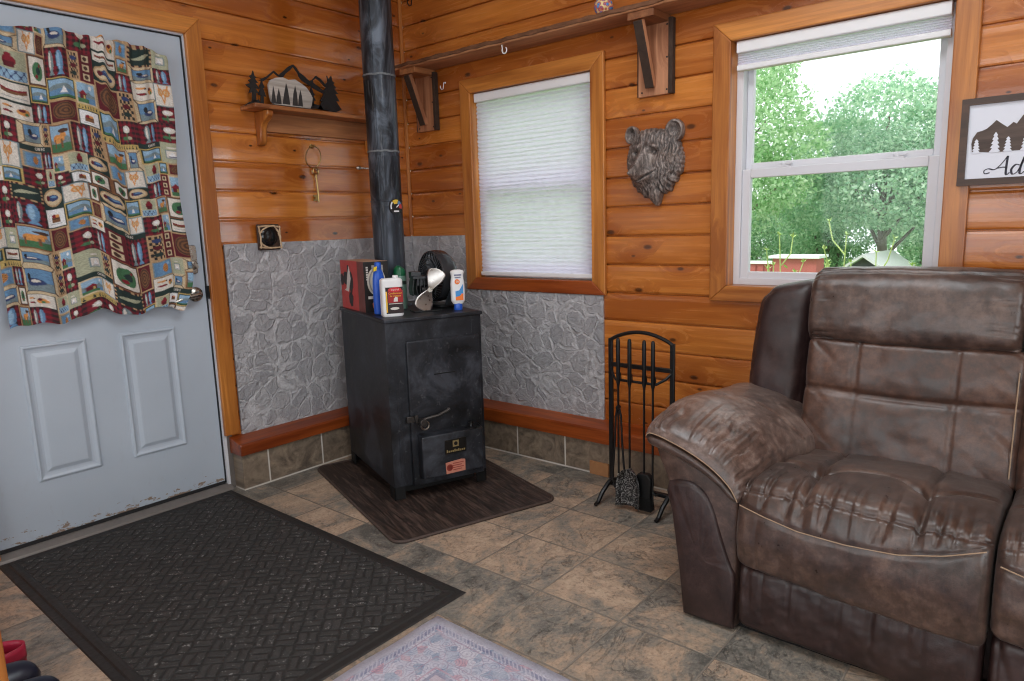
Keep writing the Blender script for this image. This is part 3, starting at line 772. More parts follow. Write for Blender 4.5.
# magnetic thermometer (a rounded dial with a flat foot)
ta = math.radians(-8)
th = thing('thermometer', 'round black magnetic thermometer with coloured zones on the stove pipe', 'thermometer', (.400+(R0+.004)*math.cos(ta), -.520+(R0+.004)*math.sin(ta), 1.318), ta)
def dial(r, n=28, foot=.8): return [(r*math.sin(2*PI*k/n), max(-r*foot, r*math.cos(2*PI*k/n))) for k in range(n)]
mb = MB(); mb.prism(dial(.038), -.004, .004, 'yz'); mb.build('case', M_gunk, th, bevel=.001, smooth=0)
def sector(a0, a1, r0, r1, x=.0048):
    mb = MB(); n = 8
    o_ = [(r1*math.sin(math.radians(a0+(a1-a0)*k/n)), r1*math.cos(math.radians(a0+(a1-a0)*k/n))) for k in range(n+1)]
    i_ = [(r0*math.sin(math.radians(a0+(a1-a0)*k/n)), r0*math.cos(math.radians(a0+(a1-a0)*k/n))) for k in range(n+1)][::-1]
    mb.prism(o_+i_, .0035, x, 'yz'); return mb
M_yel = simple('dial_yellow', srgb(222, 186, 60), .5, 0, .05); M_red = simple('dial_red', srgb(176, 54, 50), .5, 0, .05); M_sky = simple('dial_blue', srgb(90, 132, 178), .5, 0, .05)
sector(-40, 22, .013, .033).build('zone', M_yel, th, smooth=0); sector(28, 62, .015, .031).build('zone', M_sky, th, smooth=0); sector(64, 112, .015, .031).build('zone', M_red, th, smooth=0); sector(-112, -46, .026, .033).build('zone', M_white, th, smooth=0)
mb = MB(); mb.bar((.006, .0, -.004), (.006, .014, .008), .004, .002, (1, 0, 0)); mb.box(.0035, .0055, -.014, .014, -.026, -.019); mb.build('needle', M_white, th, smooth=0)

# ------------------------------------------------------------------ things on the stove
ZT = .829
def on_stove(name, label, cat, s, d, rot):  # rot: turn of the thing's front (-y) relative to the stove front
    return thing(name, label, cat, S2W(s, d, ZT+.0005), SA+rot)
# fan carton
M_cart_blk = simple('black_carton', srgb(30, 27, 27), .5, 0, .2, 20)
M_cart_red = simple('red_carton', srgb(186, 62, 58), .5, 0, .16, 14)
M_cart_tan = simple('raw_carton', srgb(176, 140, 116), .8, 0, .08, 10)
M_grey_pr = simple('grey_print', srgb(150, 150, 150), .5, 0, .15, 60)
M_whitepr = simple('white_print', srgb(216, 212, 206), .5, 0, .08, 40)
bxo = thing('carton', 'red and black cardboard box standing at the back left of the stove top', 'box', S2W(.017, .299, ZT+.0005), math.atan2(.947, .32))
cw_, cd_, ch_ = .120, .330, .236
mb = MB(); mb.box(0, cw_, 0, cd_, 0, ch_-.001); mb.build('carton_body', M_cart_blk, bxo, smooth=0)
mb = MB(); mb.box(0, cw_, 0, cd_, ch_-.001, ch_); mb.build('top_flap', M_cart_tan, bxo, smooth=0)
mb = MB(); mb.box(-.001, 0, .085, cd_, 0, ch_); sidep = mb.build('side_print', M_cart_red, bxo, smooth=0)
mb = MB(); mb.box(-.001, 0, 0, .085, 0, ch_); mb.build('side_print', simple('dark_red_carton', srgb(112, 58, 52), .5, 0, .4, 22), bxo, smooth=0)
def blob(cy, cz, ry, rz, n=14, seed=0, k=.25):
    return [(cy+ry*math.cos(2*PI*i/n)*(1+k*mnoise.noise(Vector((i*1.7, seed, 0)))), cz+rz*math.sin(2*PI*i/n)*(1+k*mnoise.noise(Vector((i*1.3, seed, 5))))) for i in range(n)]
mb = MB()
for i, a in enumerate(((.25, .15, .045, .035), (.18, .13, .03, .05), (.19, .05, .03, .035), (.31, .14, .02, .03), (.215, .19, .015, .025))): mb.prism(blob(*a, seed=i, k=.5), -.002, -.0008, 'yz')
mb.build('print_shape', M_cart_blk, sidep, smooth=0)
mb = MB(); mb.prism([(.18, .15), (.20, .21), (.225, .17), (.25, .10), (.28, .09), (.22, .085)], -.0024, -.0012, 'yz'); mb.build('print_shape', M_whitepr, sidep, smooth=0)
frontp = MB(); frontp.prism([(cw_*.5+.043*math.cos(a)*1.05, .142+.066*math.sin(a)) for a in [2*PI*i/30 for i in range(30)]], -.0012, 0, 'xz')
frontp = frontp.build('front_print', simple('pale_print', srgb(206, 200, 188), .5, 0, .1, 30), bxo, smooth=0)
mb = MB(); mb.tube([(cw_*.5+.034*math.cos(a), -.0012, .142+.055*math.sin(a)) for a in [2*PI*i/30 for i in range(30)]], .003, 5, closed=True)
mb.build('print_ring', M_grey_pr, frontp)
mb = MB()
for k in range(3): mb.bar((cw_*.42+k*.016, -.0014, .102+k*.004), (cw_*.5+k*.013, -.0014, .142-k*.006), .006, .001, (0, 1, 0))
mb.build('print_stripes', M_red, frontp, smooth=0)
MB().box(.016, .114, -.0012, 0, .062, .075).build('front_print', M_whitepr, bxo, smooth=0); MB().box(.088, .112, -.0012, 0, .01, .058).build('front_print', M_whitepr, bxo, smooth=0)
mb = MB()
for k in range(6): mb.box(.012, .022, -.0012, 0, .150+k*.011, .157+k*.011)
mb.build('lettering', M_whitepr, bxo, smooth=0)
mb = MB(); mb.box(.04, .095, -.0012, 0, .185, .218); mb.build('front_print', M_grey_pr, bxo, smooth=0)
mb = MB(); mb.prism(blob(.055, .032, .022, .02, 12, 3, .4), -.0014, 0, 'xz'); mb.build('front_print', simple('flame_print', srgb(208, 120, 60), .5, 0, .4, 90), bxo, smooth=0)

# blue squeeze bottle
b = on_stove('squeeze_bottle', 'tall blue plastic bottle between the cardboard box and the white jug', 'bottle', .052, .196, .1)
M_blue = simple('cobalt_plastic', srgb(24, 84, 190), .34, 0, .08, 8)
prof = [(.020, 0), (.0275, .004), (.028, .03), (.0275, .12), (.026, .165), (.021, .19), (.0125, .207), (.011, .212), (.0125, .213), (.0125, .232), (.008, .236)]
mb = MB(); mb.lathe([(r, h) for r, h in prof[:8]], n=28, sx=1.06, sy=.72); mb.build('bottle_body', M_blue, b)
mb = MB(); mb.lathe([(.0145, .208), (.0155, .212), (.0150, .233), (.010, .237), (.003, .238)], n=22); mb.build('cap', M_blue, b)
mb = MB(); mb.prism([(-.030, .196), (-.016, .200), (-.013, .219), (-.027, .215)], -.022, -.012, 'xz'); mb.build('tab', simple('yellow_tab', srgb(238, 206, 52), .4, 0, .05), b, bevel=.002)

# white jug
j = on_stove('jug', 'white plastic jug with red and black label at the front of the stove top', 'jug', .074, .098, -.08)
jw, jd = .048, .029
def jug(u, v):
    a = 2*PI*u; z = v*.168
    k = 1
    if z < .006: k = .9+.1*math.sqrt(max(0, 1-((.006-z)/.006)**2))
    if z > .156: k = .80+.2*math.sqrt(max(0, 1-((z-.156)/.012)**2))
    n = 5; c, s = math.cos(a), math.sin(a); r = (abs(c)**n+abs(s)**n)**(-1/n)
    return (jw*k*r*c, jd*k*r*s, z)
mb = MB(); mb.grid(jug, 48, 28, cu=True); nn = 29
mb.f += [tuple(i*nn for i in range(48))[::-1], tuple(i*nn+28 for i in range(48))]; mb.mi += [0, 0]
mb.build('jug_body', M_white, j, smooth=50)
mb = MB(); mb.lathe([(.0125, .166), (.0125, .178), (.011, .180), (.003, .180)], (.022, .004, 0), 20); mb.build('cap', M_white, j)
M_lab_blk = simple('label_black', srgb(36, 20, 20), .45, 0, .1, 30); M_lab_red = simple('label_red', srgb(156, 22, 28), .45, 0, .1, 30); M_lab_yel = simple('label_yellow', srgb(240, 190, 50), .5, 0, .08, 30)
lz = -jd-.0002
def patch(mb, x0, x1, z0, z1, y0, y1): mb.box(x0, x1, y0, y1, z0, z1)
mb = MB(); patch(mb, -.034, .0435, .014, .130, lz-.0005, lz+.002); lab = mb.build('label', M_lab_blk, j, smooth=0)
mb = MB(); patch(mb, -.024, .0435, .062, .116, lz-.0008, lz+.001); mb.build('label_field', M_lab_red, lab, smooth=0)
mb = MB(); patch(mb, -.034, -.028, .02, .112, lz-.0008, lz+.001); mb.build('label_stripe', M_lab_yel, lab, smooth=0)
mb = MB(); mb.prism([(.008+.030*math.cos(a), .119+.010*math.sin(a)) for a in [2*PI*i/24 for i in range(24)]], lz-.0011, lz, 'xz'); mb.build('logo_oval', simple('logo_red', srgb(206, 34, 44), .45, 0, .05), lab, smooth=0)
RF = (PI/2, 0, 0)
text('lettering', 'Imperial', .011, M_whitepr, lab, (.008, lz-.0013, .119), RF, .0002)
text('lettering', 'Conditionneur', .0118, M_lab_yel, lab, (.009, lz-.0012, .103), RF, .0002, sx=.86)
text('lettering', 'de créosote', .0118, M_lab_yel, lab, (.009, lz-.0012, .0915), RF, .0002, sx=.86)
mb = MB(); mb.prism([(.000, .066), (.020, .066), (.018, .078), (.021, .082), (.010, .088), (.002, .080)], lz-.0012, lz, 'xz'); mb.box(-.022, .040, lz-.0012, lz, .056, .0585)
mb.prism([(.004+.020*math.cos(a), .036+.006*math.sin(a)) for a in [2*PI*i/20 for i in range(20)]], lz-.0012, lz, 'xz')
mb.build('label_print', M_whitepr, lab, smooth=0)

# green topped spray can
g = on_stove('spray_can', 'pale green spray can with dark green cap in front of the stove pipe', 'can', .205, .335, 0)
mb = MB(); mb.lathe([(.029, 0), (.0315, .003), (.0315, .150), (.029, .160), (.026, .164)], n=28); mb.build('can_body', simple('pale_green_can', srgb(116, 150, 136), .4, .2, .15, 20), g)
mb = MB(); mb.lathe([(.0312, .118), (.0320, .119), (.0320, .134), (.0312, .135)], n=28); mb.build('band', simple('can_band', srgb(40, 54, 50), .4, .2, .1), g)
mb = MB()
def gcap(u, v):
    a = 2*PI*u; r = .0305*math.cos(v*PI/2)**.55; z = .160+.048*math.sin(v*PI/2)
    return (r*math.cos(a), r*math.sin(a), z-.012*max(0, math.cos(a))*v)
mb.grid(gcap, 28, 12, cu=True); mb.build('cap', simple('dark_green_cap', srgb(22, 96, 62), .3, 0, .08), g)

# heat powered stove-top fan
ef = on_stove('stove_fan', 'small heat powered stove fan with twisted silver blade beside the white jug', 'fan', .262, .165, -.12)
mb = MB(); mb.box(-.066, .066, -.040, .040, 0, .007); mb.build('base', M_black, ef, bevel=.002)
mb = MB(); mb.prism([(-.018, .006), (.018, .006), (.012, .07), (.016, .11), (-.016, .11), (-.012, .07)], -.004, .018, 'xz'); mb.build('stem', M_black, ef, bevel=.002)
mb = MB(); mb.box(-.030, .034, .022, .075, .118, .150); mb.prism(rrect(-.052, .044, .150, .162, .004), .004, .085, 'xz')
for k in range(7):
    x = -.048+k*.0155; bow = (k-3)*.006
    mb.prism([(x, .152), (x+.004, .152), (x+.004+bow*.5, .105), (x+.004+bow*.3, .072), (x+bow*.3, .072), (x+bow*.5, .105)], .008, .082, 'xz')
mb.box(-.056, -.010, .02, .07, .162, .182)
mb.build('heat_sink', simple('anodised_black', srgb(52, 54, 57), .35, .4, .15), ef, bevel=.001)
mb = MB(); mb.lathe([(.012, -.030), (.014, -.022), (.014, .006)], (.016, 0, .100), 18, 0, 'y'); mb.build('motor_hub', M_nickel, ef)
def blade(sgn, m):
    mb = MB()
    def fn(u, v):
        r = .004+.098*u; w = .013+.033*math.sin(min(1, u*1.15)*PI*.62)**1.2
        if u > .82: w *= math.sqrt(max(.02, 1-((u-.82)/.18)**2))
        q = (v-.5)*2*w; tw = -math.radians(28+22*(1-u)) if sgn > 0 else math.radians(-6-10*(1-u))*1
        a = math.radians(66 if sgn > 0 else 242)
        px = q*math.cos(tw); py = q*math.sin(tw)*.8+.012*u*u
        x = r*math.cos(a)-px*math.sin(a); z = r*math.sin(a)+px*math.cos(a)
        return (.016+x, -.028-py, .100+z)
    mb.grid(fn, 20, 10)
    o = mb.build('blade', m, ef, smooth=180, recalc=False)
    md = o.modifiers.new('thick', 'SOLIDIFY'); md.thickness = .0016
    return o
M_blade = simple('polished_aluminium', srgb(176, 172, 168), .3, 1, .05, 20)
blade(1, M_blade); blade(-1, M_blade)
mb = MB()
for dx, dz in ((-.004, -.008), (.004, .007)): mb.lathe([(.0035, -.036), (.0045, -.033), (.0045, -.028)], (.016+dx, 0, .100+dz), 10, 0, 'y')
mb.build('rivet', M_nickel, ef)

# black table fan
tf = thing('table_fan', 'round black table fan with wire grille at the back right of the stove top', 'fan', S2W(.398, .300, ZT+.0005), math.radians(-12)) 
FR, FZ = .118, .150
mb = MB()
def shell(u, v):
    a = 2*PI*u
    pr = [(FR-.006, -.050), (FR, -.046), (FR+.003, -.02), (FR, .012), (FR-.02, .040), (FR-.05, .058)]
    t_ = v*(len(pr)-1); i = min(int(t_), len(pr)-2); q = t_-i
    r = pr[i][0]*(1-q)+pr[i+1][0]*q; y = pr[i][1]*(1-q)+pr[i+1][1]*q
    return (r*math.cos(a), y, FZ+r*math.sin(a))
mb.grid(shell, 48, 20, cu=True)
sh = mb.build('housing', simple('glossy_black_plastic', srgb(48, 50, 54), .22, 0, .1, 12), tf, recalc=False)
md = sh.modifiers.new('thick', 'SOLIDIFY'); md.thickness = .004
mb = MB()
for k in range(44):
    a = 2*PI*k/44; a2 = a+.42
    mb.tube([(.034*math.cos(a), -.060, FZ+.034*math.sin(a)), (.078*math.cos(a+.2), -.064, FZ+.078*math.sin(a+.2)), (FR*math.cos(a2), -.049, FZ+FR*math.sin(a2))], .0013, 5)
for r in (.060, .090): mb.tube([(r*math.cos(2*PI*k/40), -.063, FZ+r*math.sin(2*PI*k/40)) for k in range(40)], .0013, 5, closed=True)
mb.build('grille', simple('grey_wire', srgb(96, 98, 102), .35, .5, .1), tf)
mb = MB(); mb.lathe([(.004, -.066), (.030, -.065), (.036, -.060), (.036, -.054)], (0, 0, FZ), 28, 0, 'y'); mb.build('badge', M_gunk, tf)
for k in range(4):
    mb = MB()
    def bl(u, v, k=k):
        r = .02+.082*u; a = k*PI/2+(v-.5)*(.9+.3*u)
        return (r*math.cos(a), -.02+.022*(v-.5), FZ+r*math.sin(a))
    mb.grid(bl, 8, 8); o = mb.build('blade', M_gunk, tf, recalc=False); o.modifiers.new('t', 'SOLIDIFY').thickness = .002
mb = MB(); mb.lathe([(.03, -.02), (.042, .03), (.042, .062), (.03, .072), (.004, .074)], (0, 0, FZ), 24, 0, 'y'); mb.build('motor', M_gunk, tf)
mb = MB(); mb.prism(rrect(-.075, .075, -.055, .060, .03), 0, .014, 'xy'); 
mb.build('base', M_black, tf, bevel=.003)
for sg in (-1, 1):
    mb = MB(); mb.prism([(sg*.055, .010), (sg*.082, .010), (sg*.132, .10), (sg*.134, FZ+.014), (sg*.124, FZ+.016), (sg*.122, .10)], -.018, .022, 'xz')
    mb.build('stand_arm', simple('dark_grey_plastic', srgb(52, 56, 62), .35, 0, .1), tf, bevel=.003)

# sunscreen
sb = on_stove('lotion_bottle', 'white lotion bottle standing on its blue cap at the right edge of the stove top', 'bottle', .398, .100, -.25)
mb = MB(); mb.lathe([(.019, 0), (.0195, .002), (.0195, .030), (.018, .032)], n=26, sy=.82); mb.build('cap', M_blue, sb)
def bot(u, v):
    a = 2*PI*u; z = .029+v*.158
    w = .024+.008*sst(0, .10, v)+.0005*math.sin(v*PI)-.004*sst(.55, .8, v)*(1-sst(.8, .95, v))
    if v > .93: w *= math.sqrt(max(.02, 1-((v-.93)/.078)**2))
    n = 2.8; c, s = math.cos(a), math.sin(a); r = (abs(c)**n+abs(s)**n)**(-1/n)
    return (w*r*c, w*.60*r*s, z)
mb = MB(); mb.grid(bot, 40, 40, cu=True); mb.f += [tuple(i*41 for i in range(40))[::-1], tuple(i*41+40 for i in range(40))]; mb.mi += [0, 0]
mb.build('bottle_body', M_white, sb, smooth=60)
M_or = simple('label_orange', srgb(238, 122, 40), .5, 0, .1, 30); M_lb = simple('label_blue', srgb(60, 140, 206), .5, 0, .15, 30)
yl = -.0205
mb = MB(); mb.prism([(-.014, .060), (.022, .060), (.022, .120), (.012, .104), (.004, .092), (-.014, .088)], yl-.0004, yl+.004, 'xz'); mb.build('label', M_lb, sb, smooth=0)
mb = MB(); mb.prism([(-.014, .046), (.022, .046), (.022, .074), (.016, .078), (.006, .066), (-.014, .062)], yl-.0008, yl+.004, 'xz'); mb.build('label', M_or, sb, smooth=0)
mb = MB(); mb.prism([(-.004+.012*math.cos(a), .132+.012*math.sin(a)) for a in [2*PI*i/22 for i in range(22)]], yl-.0006, yl+.004, 'xz'); od = mb.build('label', M_or, sb, smooth=0)
text('lettering', '50', .014, M_whitepr, od, (-.004, yl-.001, .132), RF, .0002)
mb = MB()
for k in range(6): mb.box(-.016+k*.0056, -.0122+k*.0056, yl-.0002, yl+.004, .160, .1655)
for k in range(5): mb.box(-.014+k*.0056, -.0102+k*.0056, yl-.0002, yl+.004, .149, .1535)
mb.build('lettering', simple('navy_ink', srgb(52, 60, 120), .5, 0, .1), sb, smooth=0)

# ------------------------------------------------------------------ mats and rug
ha = math.atan2(-.319, .948)
hm = thing('hearth_mat', 'dark brown wood grain mat under the wood stove', 'mat', (.105, -.852, 0), ha)
HL, HW = 1.078, .775
mb = MB(); mb.prism(rrect(.0, HL, 0, HW, .055, 8), 0.0005, .0085, 'xy'); mb.build('mat_surface', M_hearth, hm, smooth=0)
mb = MB(); mb.tube([(x, y, .0065) for x, y in rrect(.004, HL-.004, .004, HW-.004, .053, 8)], .006, 8, closed=True); mb.build('rolled_edge', simple('mat_edge', srgb(74, 60, 54), .6, 0, .2, 60, .3), hm)
dm = thing('doormat', 'large charcoal woven doormat lying before the white door', 'doormat', (.030, -2.205, 0), 0)
ML, MW = 1.556, .935
sk = lambda x, y: (x, y-.012*x/ML)
mb = MB(); mb.prism([sk(*p) for p in rrect(.055, ML-.055, .055, MW-.055, .01, 3)], .0005, .0095, 'xy'); mb.build('woven_field', M_doormat, dm, smooth=0)
mb = MB()
pr = [(0, .001), (.004, .004), (.026, .0045), (.030, .010), (.042, .0125), (.052, .011), (.060, .006)]
vs, fs = [], []
for dd, h in pr:
    for x, y in ((dd, dd), (ML-dd, dd), (ML-dd, MW-dd), (dd, MW-dd)): vs.append((*sk(x, y), h))
for i in range(len(pr)-1):
    for k in range(4): fs.append((i*4+k, i*4+(k+1) % 4, i*4+4+(k+1) % 4, i*4+4+k))
mb.add(vs, fs); mb.build('rubber_border', M_matedge, dm, smooth=20)
rg = MB()
def rugf(u, v): return (u*2.2, -v*1.55, .004+.0016*math.sin(u*19)*math.sin(v*13)+.002*math.sin(v*40)*sst(.06, 0, u))
rg.grid(rugf, 50, 40); o = rg.build('area_rug', M_rug, smooth=180, recalc=False); o.location = (1.617, -1.446, 0); o.rotation_euler = (0, 0, math.radians(-.5))
o.modifiers.new('t', 'SOLIDIFY').thickness = .0035
tag(o, 'faded lavender and blue patterned rug beyond the doormat corner', 'rug')
mb = MB(); mb.prism([(1.300, -.0895), (1.408, -.0895), (1.408, -.102), (1.300, -.100)], 0.0005, .066, 'xy')
tag(mb.build('wood_strip', simple('tan_strip', srgb(164, 116, 76), .7, 0, .2, 30), bevel=.002, smooth=0), 'short tan strip leaning on the tiles behind the fireplace tool stand', 'wood strip')
# ------------------------------------------------------------------ small shelf and decor on the left wall
ls = thing('wall_shelf', 'small pine wall shelf holding the black mountain and bear cutout', 'shelf', (0, -.640, 1.70))
mb = MB(); mb.box(.0005, .132, -.388, .395, .076, .096); mb.build('shelf_board', M_shelf_y, ls, bevel=.004)
mb = MB(); mb.box(.0005, .022, -.300, .385, -.012, .076); mb.build('back_rail', M_raw_y, ls, bevel=.002, smooth=0)
for y in (-.318, .33):
    mb = MB(); mb.prism([(.0005, .076), (.112, .076), (.110, .052), (.090, .036), (.062, .022), (.046, 0), (.040, -.030), (.036, -.062), (.022, -.078), (.0005, -.078)], y, y+.034, 'xz')
    mb.build('bracket', M_trim_z, ls, bevel=.005)
ART = {
 'ground': [(-1.039, 1.790), (-1.012, 1.808), (-0.985, 1.820), (-0.962, 1.826), (-0.954, 1.812), (-0.957, 1.803)],
 't1': [(-0.979, 1.952), (-0.974, 1.930), (-0.964, 1.922), (-0.973, 1.917), (-0.958, 1.900), (-0.972, 1.898), (-0.953, 1.874), (-0.974, 1.874), (-0.956, 1.851), (-0.972, 1.855), (-0.976, 1.816), (-0.997, 1.811), (-0.991, 1.854), (-1.009, 1.850), (-0.998, 1.871), (-1.022, 1.885), (-0.996, 1.895), (-1.006, 1.907), (-0.990, 1.915), (-1.000, 1.927), (-0.987, 1.932)],
 't2': [(-0.938, 1.922), (-0.934, 1.900), (-0.926, 1.884), (-0.934, 1.879), (-0.923, 1.842), (-0.935, 1.844), (-0.937, 1.809), (-0.952, 1.808), (-0.949, 1.845), (-0.960, 1.847), (-0.949, 1.877), (-0.954, 1.887), (-0.945, 1.898)],
 'ridge': [(-0.950, 1.912), (-0.938, 1.922), (-0.910, 1.936), (-0.871, 1.967), (-0.845, 1.951), (-0.813, 1.976), (-0.787, 1.998), (-0.761, 2.011), (-0.742, 1.996), (-0.728, 1.977), (-0.708, 1.968), (-0.676, 1.946), (-0.659, 1.952), (-0.635, 1.976), (-0.605, 1.963), (-0.574, 1.935), (-0.570, 1.923), (-0.587, 1.930), (-0.614, 1.952), (-0.636, 1.964), (-0.655, 1.951), (-0.652, 1.939), (-0.619, 1.922), (-0.581, 1.902), (-0.595, 1.894), (-0.646, 1.910), (-0.686, 1.928), (-0.719, 1.942), (-0.734, 1.958), (-0.739, 1.972), (-0.762, 2.000), (-0.782, 1.980), (-0.806, 1.963), (-0.824, 1.941), (-0.847, 1.943), (-0.872, 1.957), (-0.903, 1.930), (-0.931, 1.910)],
 'bear': [(-0.914, 1.896), (-0.902, 1.918), (-0.872, 1.932), (-0.836, 1.939), (-0.805, 1.931), (-0.768, 1.938), (-0.737, 1.924), (-0.705, 1.907), (-0.686, 1.883), (-0.675, 1.863), (-0.683, 1.828), (-0.693, 1.810), (-0.891, 1.810), (-0.905, 1.824), (-0.911, 1.856)],
 'bt1': [(-0.891, 1.895), (-0.886, 1.866), (-0.882, 1.813), (-0.908, 1.813), (-0.899, 1.858)],
 'bt2': [(-0.862, 1.886), (-0.856, 1.856), (-0.853, 1.814), (-0.883, 1.813), (-0.873, 1.854)],
 'bt3': [(-0.820, 1.916), (-0.813, 1.888), (-0.806, 1.816), (-0.848, 1.816), (-0.831, 1.879)],
 'bt4': [(-0.771, 1.910), (-0.764, 1.874), (-0.763, 1.815), (-0.794, 1.814), (-0.784, 1.871)],
 'bt5': [(-0.743, 1.893), (-0.737, 1.863), (-0.735, 1.815), (-0.763, 1.815), (-0.754, 1.861)],
 'tr': [(-0.543, 1.987), (-0.536, 1.961), (-0.523, 1.956), (-0.533, 1.947), (-0.516, 1.930), (-0.530, 1.926), (-0.506, 1.904), (-0.525, 1.900), (-0.501, 1.867), (-0.524, 1.866), (-0.491, 1.827), (-0.529, 1.811), (-0.637, 1.817), (-0.607, 1.857), (-0.620, 1.855), (-0.590, 1.901), (-0.603, 1.900), (-0.574, 1.932), (-0.587, 1.933), (-0.565, 1.958), (-0.569, 1.985), (-0.560, 1.969)],
 'tr2': [(-0.666, 1.920), (-0.659, 1.893), (-0.648, 1.880), (-0.659, 1.878), (-0.647, 1.856), (-0.659, 1.855), (-0.657, 1.830), (-0.683, 1.831), (-0.680, 1.856), (-0.689, 1.855), (-0.676, 1.881), (-0.682, 1.883)],
 'ground2': [(-0.711, 1.849), (-0.669, 1.839), (-0.618, 1.834), (-0.602, 1.816), (-0.637, 1.817), (-0.689, 1.813), (-0.701, 1.817)],
}
art = thing('wall_art', 'black metal cutout of mountains and pines around a wood slice bear on the small shelf', 'wall art', (.055, -.77, 1.796))
def cut(name, key, mat, x0, x1, par, stroke=None):
    mb = MB(); mb.prism([(y+.77, z-1.796) for y, z in ART[key]], x0, x1, 'yz'); return mb.build(name, mat, par, smooth=0)
M_bearwood = wood('whitewashed_slice', 'y', srgb(132, 122, 114), srgb(206, 198, 190), .6, None, 0, 0, .1)
cut('mountain_ridge', 'ridge', M_gunk, -.003, .002, art)
for k in ('t1', 't2', 'tr', 'tr2'): cut('pine_tree', k, M_gunk, -.004, .003, art)
for k in ('ground', 'ground2'): cut('ground', k, M_gunk, -.004, .003, art)
bs = cut('bear_slice', 'bear', M_bearwood, .006, .018, art)
M_inkt = simple('charcoal_ink', srgb(50, 48, 48), .6, 0, .3, 60)
for k in ('bt1', 'bt2', 'bt3', 'bt4', 'bt5'): cut('painted_tree', k, M_inkt, .0175, .0187, bs)
mb = MB(); mb.box(-.004, .020, -.15, .10, -.001, .012); mb.build('foot', M_gunk, art, smooth=0)

ky = thing('hanging_key', 'big brass key on a wire ring hanging below the small shelf', 'wall ornament', (.0, -.655, 1.58))
mb = MB(); mb.lathe([(.010, .001), (.010, .004), (.006, .008), (.003, .012)], (0, 0, .058), 14, 0, 'x')
for s in (-1, 1): mb.tube([(.006, s*.004, .058), (.012, s*.012, .066), (.010, s*.016, .058), (.006, s*.010, .050)], .0025, 6)
mb.build('wall_hook', M_brass, ky)
mb = MB(); mb.tube([(.010+.012*math.sin(a), .002+.045*math.cos(a), .004+.052*math.sin(a)) for a in [2*PI*k/40 for k in range(40)]], .0022, 7, closed=True)
mb.build('ring', M_brass, ky)
mb = MB(); mb.tube([(.012, .008+.016*math.cos(a), -.066+.016*math.sin(a)) for a in [2*PI*k/24 for k in range(24)]], .0048, 8, closed=True)
mb.tube([(.012, .008, -.082), (.012, .010, -.10), (.012, .013, -.16), (.012, .014, -.222)], [.006, .0042, .0042, .0042], 9)
mb.lathe([(.0065, -.098), (.0065, -.092)], (.012, .009, 0), 10)
mb.prism([(.012, -.214), (-.018, -.214), (-.018, -.206), (-.008, -.204), (-.008, -.196), (-.018, -.194), (-.018, -.186), (.012, -.184)], .0095, .0145, 'yz')
mb.build('key', M_brass, ky)

pq = thing('small_plaque', 'tiny square dark plaque wrapped in twigs between planks and stone panel', 'wall ornament', (.014, -.953, 1.190))
mb = MB(); mb.box(.0005, .014, -.058, .058, -.062, .062); mb.build('backing', simple('dark_walnut', srgb(58, 38, 28), .5, 0, .3, 30), pq, bevel=.003)
mb = MB(); mb.lathe([(.046, .014), (.042, .018), (.026, .021), (.004, .022)], (0, 0, .002), 24, 0, 'x'); mb.build('glossy_boss', simple('glossy_dark', srgb(26, 26, 28), .12, .2, .2, 30), pq)
M_twig = simple('pale_twig', srgb(196, 168, 136), .7, 0, .25, 60)
for k, (a, b, c) in enumerate((((-.056, .050), (0, .058), (.062, .046)), ((-.058, .055), (-.046, 0), (-.052, -.052)), ((.052, .052), (.050, 0), (.056, -.056)), ((-.056, -.046), (0, -.056), (.056, -.050)), ((-.05, .02), (-.03, .05), (.02, .054)), ((.02, .056), (.05, .03), (.052, -.02)), ((-.052, -.02), (-.03, -.05), (.01, -.054)))):
    mb = MB(); pts = []
    for i in range(9):
        t_ = i/8; y = (1-t_)**2*a[0]+2*t_*(1-t_)*b[0]+t_*t_*c[0]; z = (1-t_)**2*a[1]+2*t_*(1-t_)*b[1]+t_*t_*c[1]
        pts.append((.019+.004*(k % 3)+.002*math.sin(i*2), y, z))
    mb.tube(pts, [.0040+.0010*math.sin(i*3+k) for i in range(9)], 7); mb.build('twig', M_twig, pq)

# ------------------------------------------------------------------ long shelf on the back wall
lsf = thing('long_shelf', 'long rough plank shelf with bark edge above the shaded window', 'shelf', (1.3, 0, 2.06))
def edge(x): return -.165+.012*fbm(x*3, 0, 1, 2)
mb = MB(); n = 90; X0, X1 = -1.298, 1.30
top = [(X0+(X1-X0)*i/n) for i in range(n+1)]
def sfn(u, v):
    x = X0+(X1-X0)*u
    e = edge(x); pr = [(-.001, .0), (e+.004, 0.0), (e, .004), (e+.006, .022), (e+.014, .028), (-.001, .028)]
    y, z = pr[int(round(v*5))]; return (x, y, z)
mb.grid(sfn, n, 5); mb.f += [tuple(range(6)), tuple(range(n*6, n*6+6))[::-1]]; mb.mi += [0, 0]
bd = mb.build('shelf_board', M_raw_x, lsf, smooth=0)
mb = MB()
def efn(u, v):
    x = X0+(X1-X0)*u; e = edge(x)
    r = .004+.004*fbm(x*26, v*3, 2, 1)
    return (x, e-.001-r+.008*v*v+(.02 if v > .99 else 0)+(.012 if v < .01 else 0), .005+.024*v+.004*fbm(x*9, v, 4, 2))
mb.grid(efn, 240, 8); mb.build('bark_edge', M_barkb, bd, smooth=60, recalc=False)
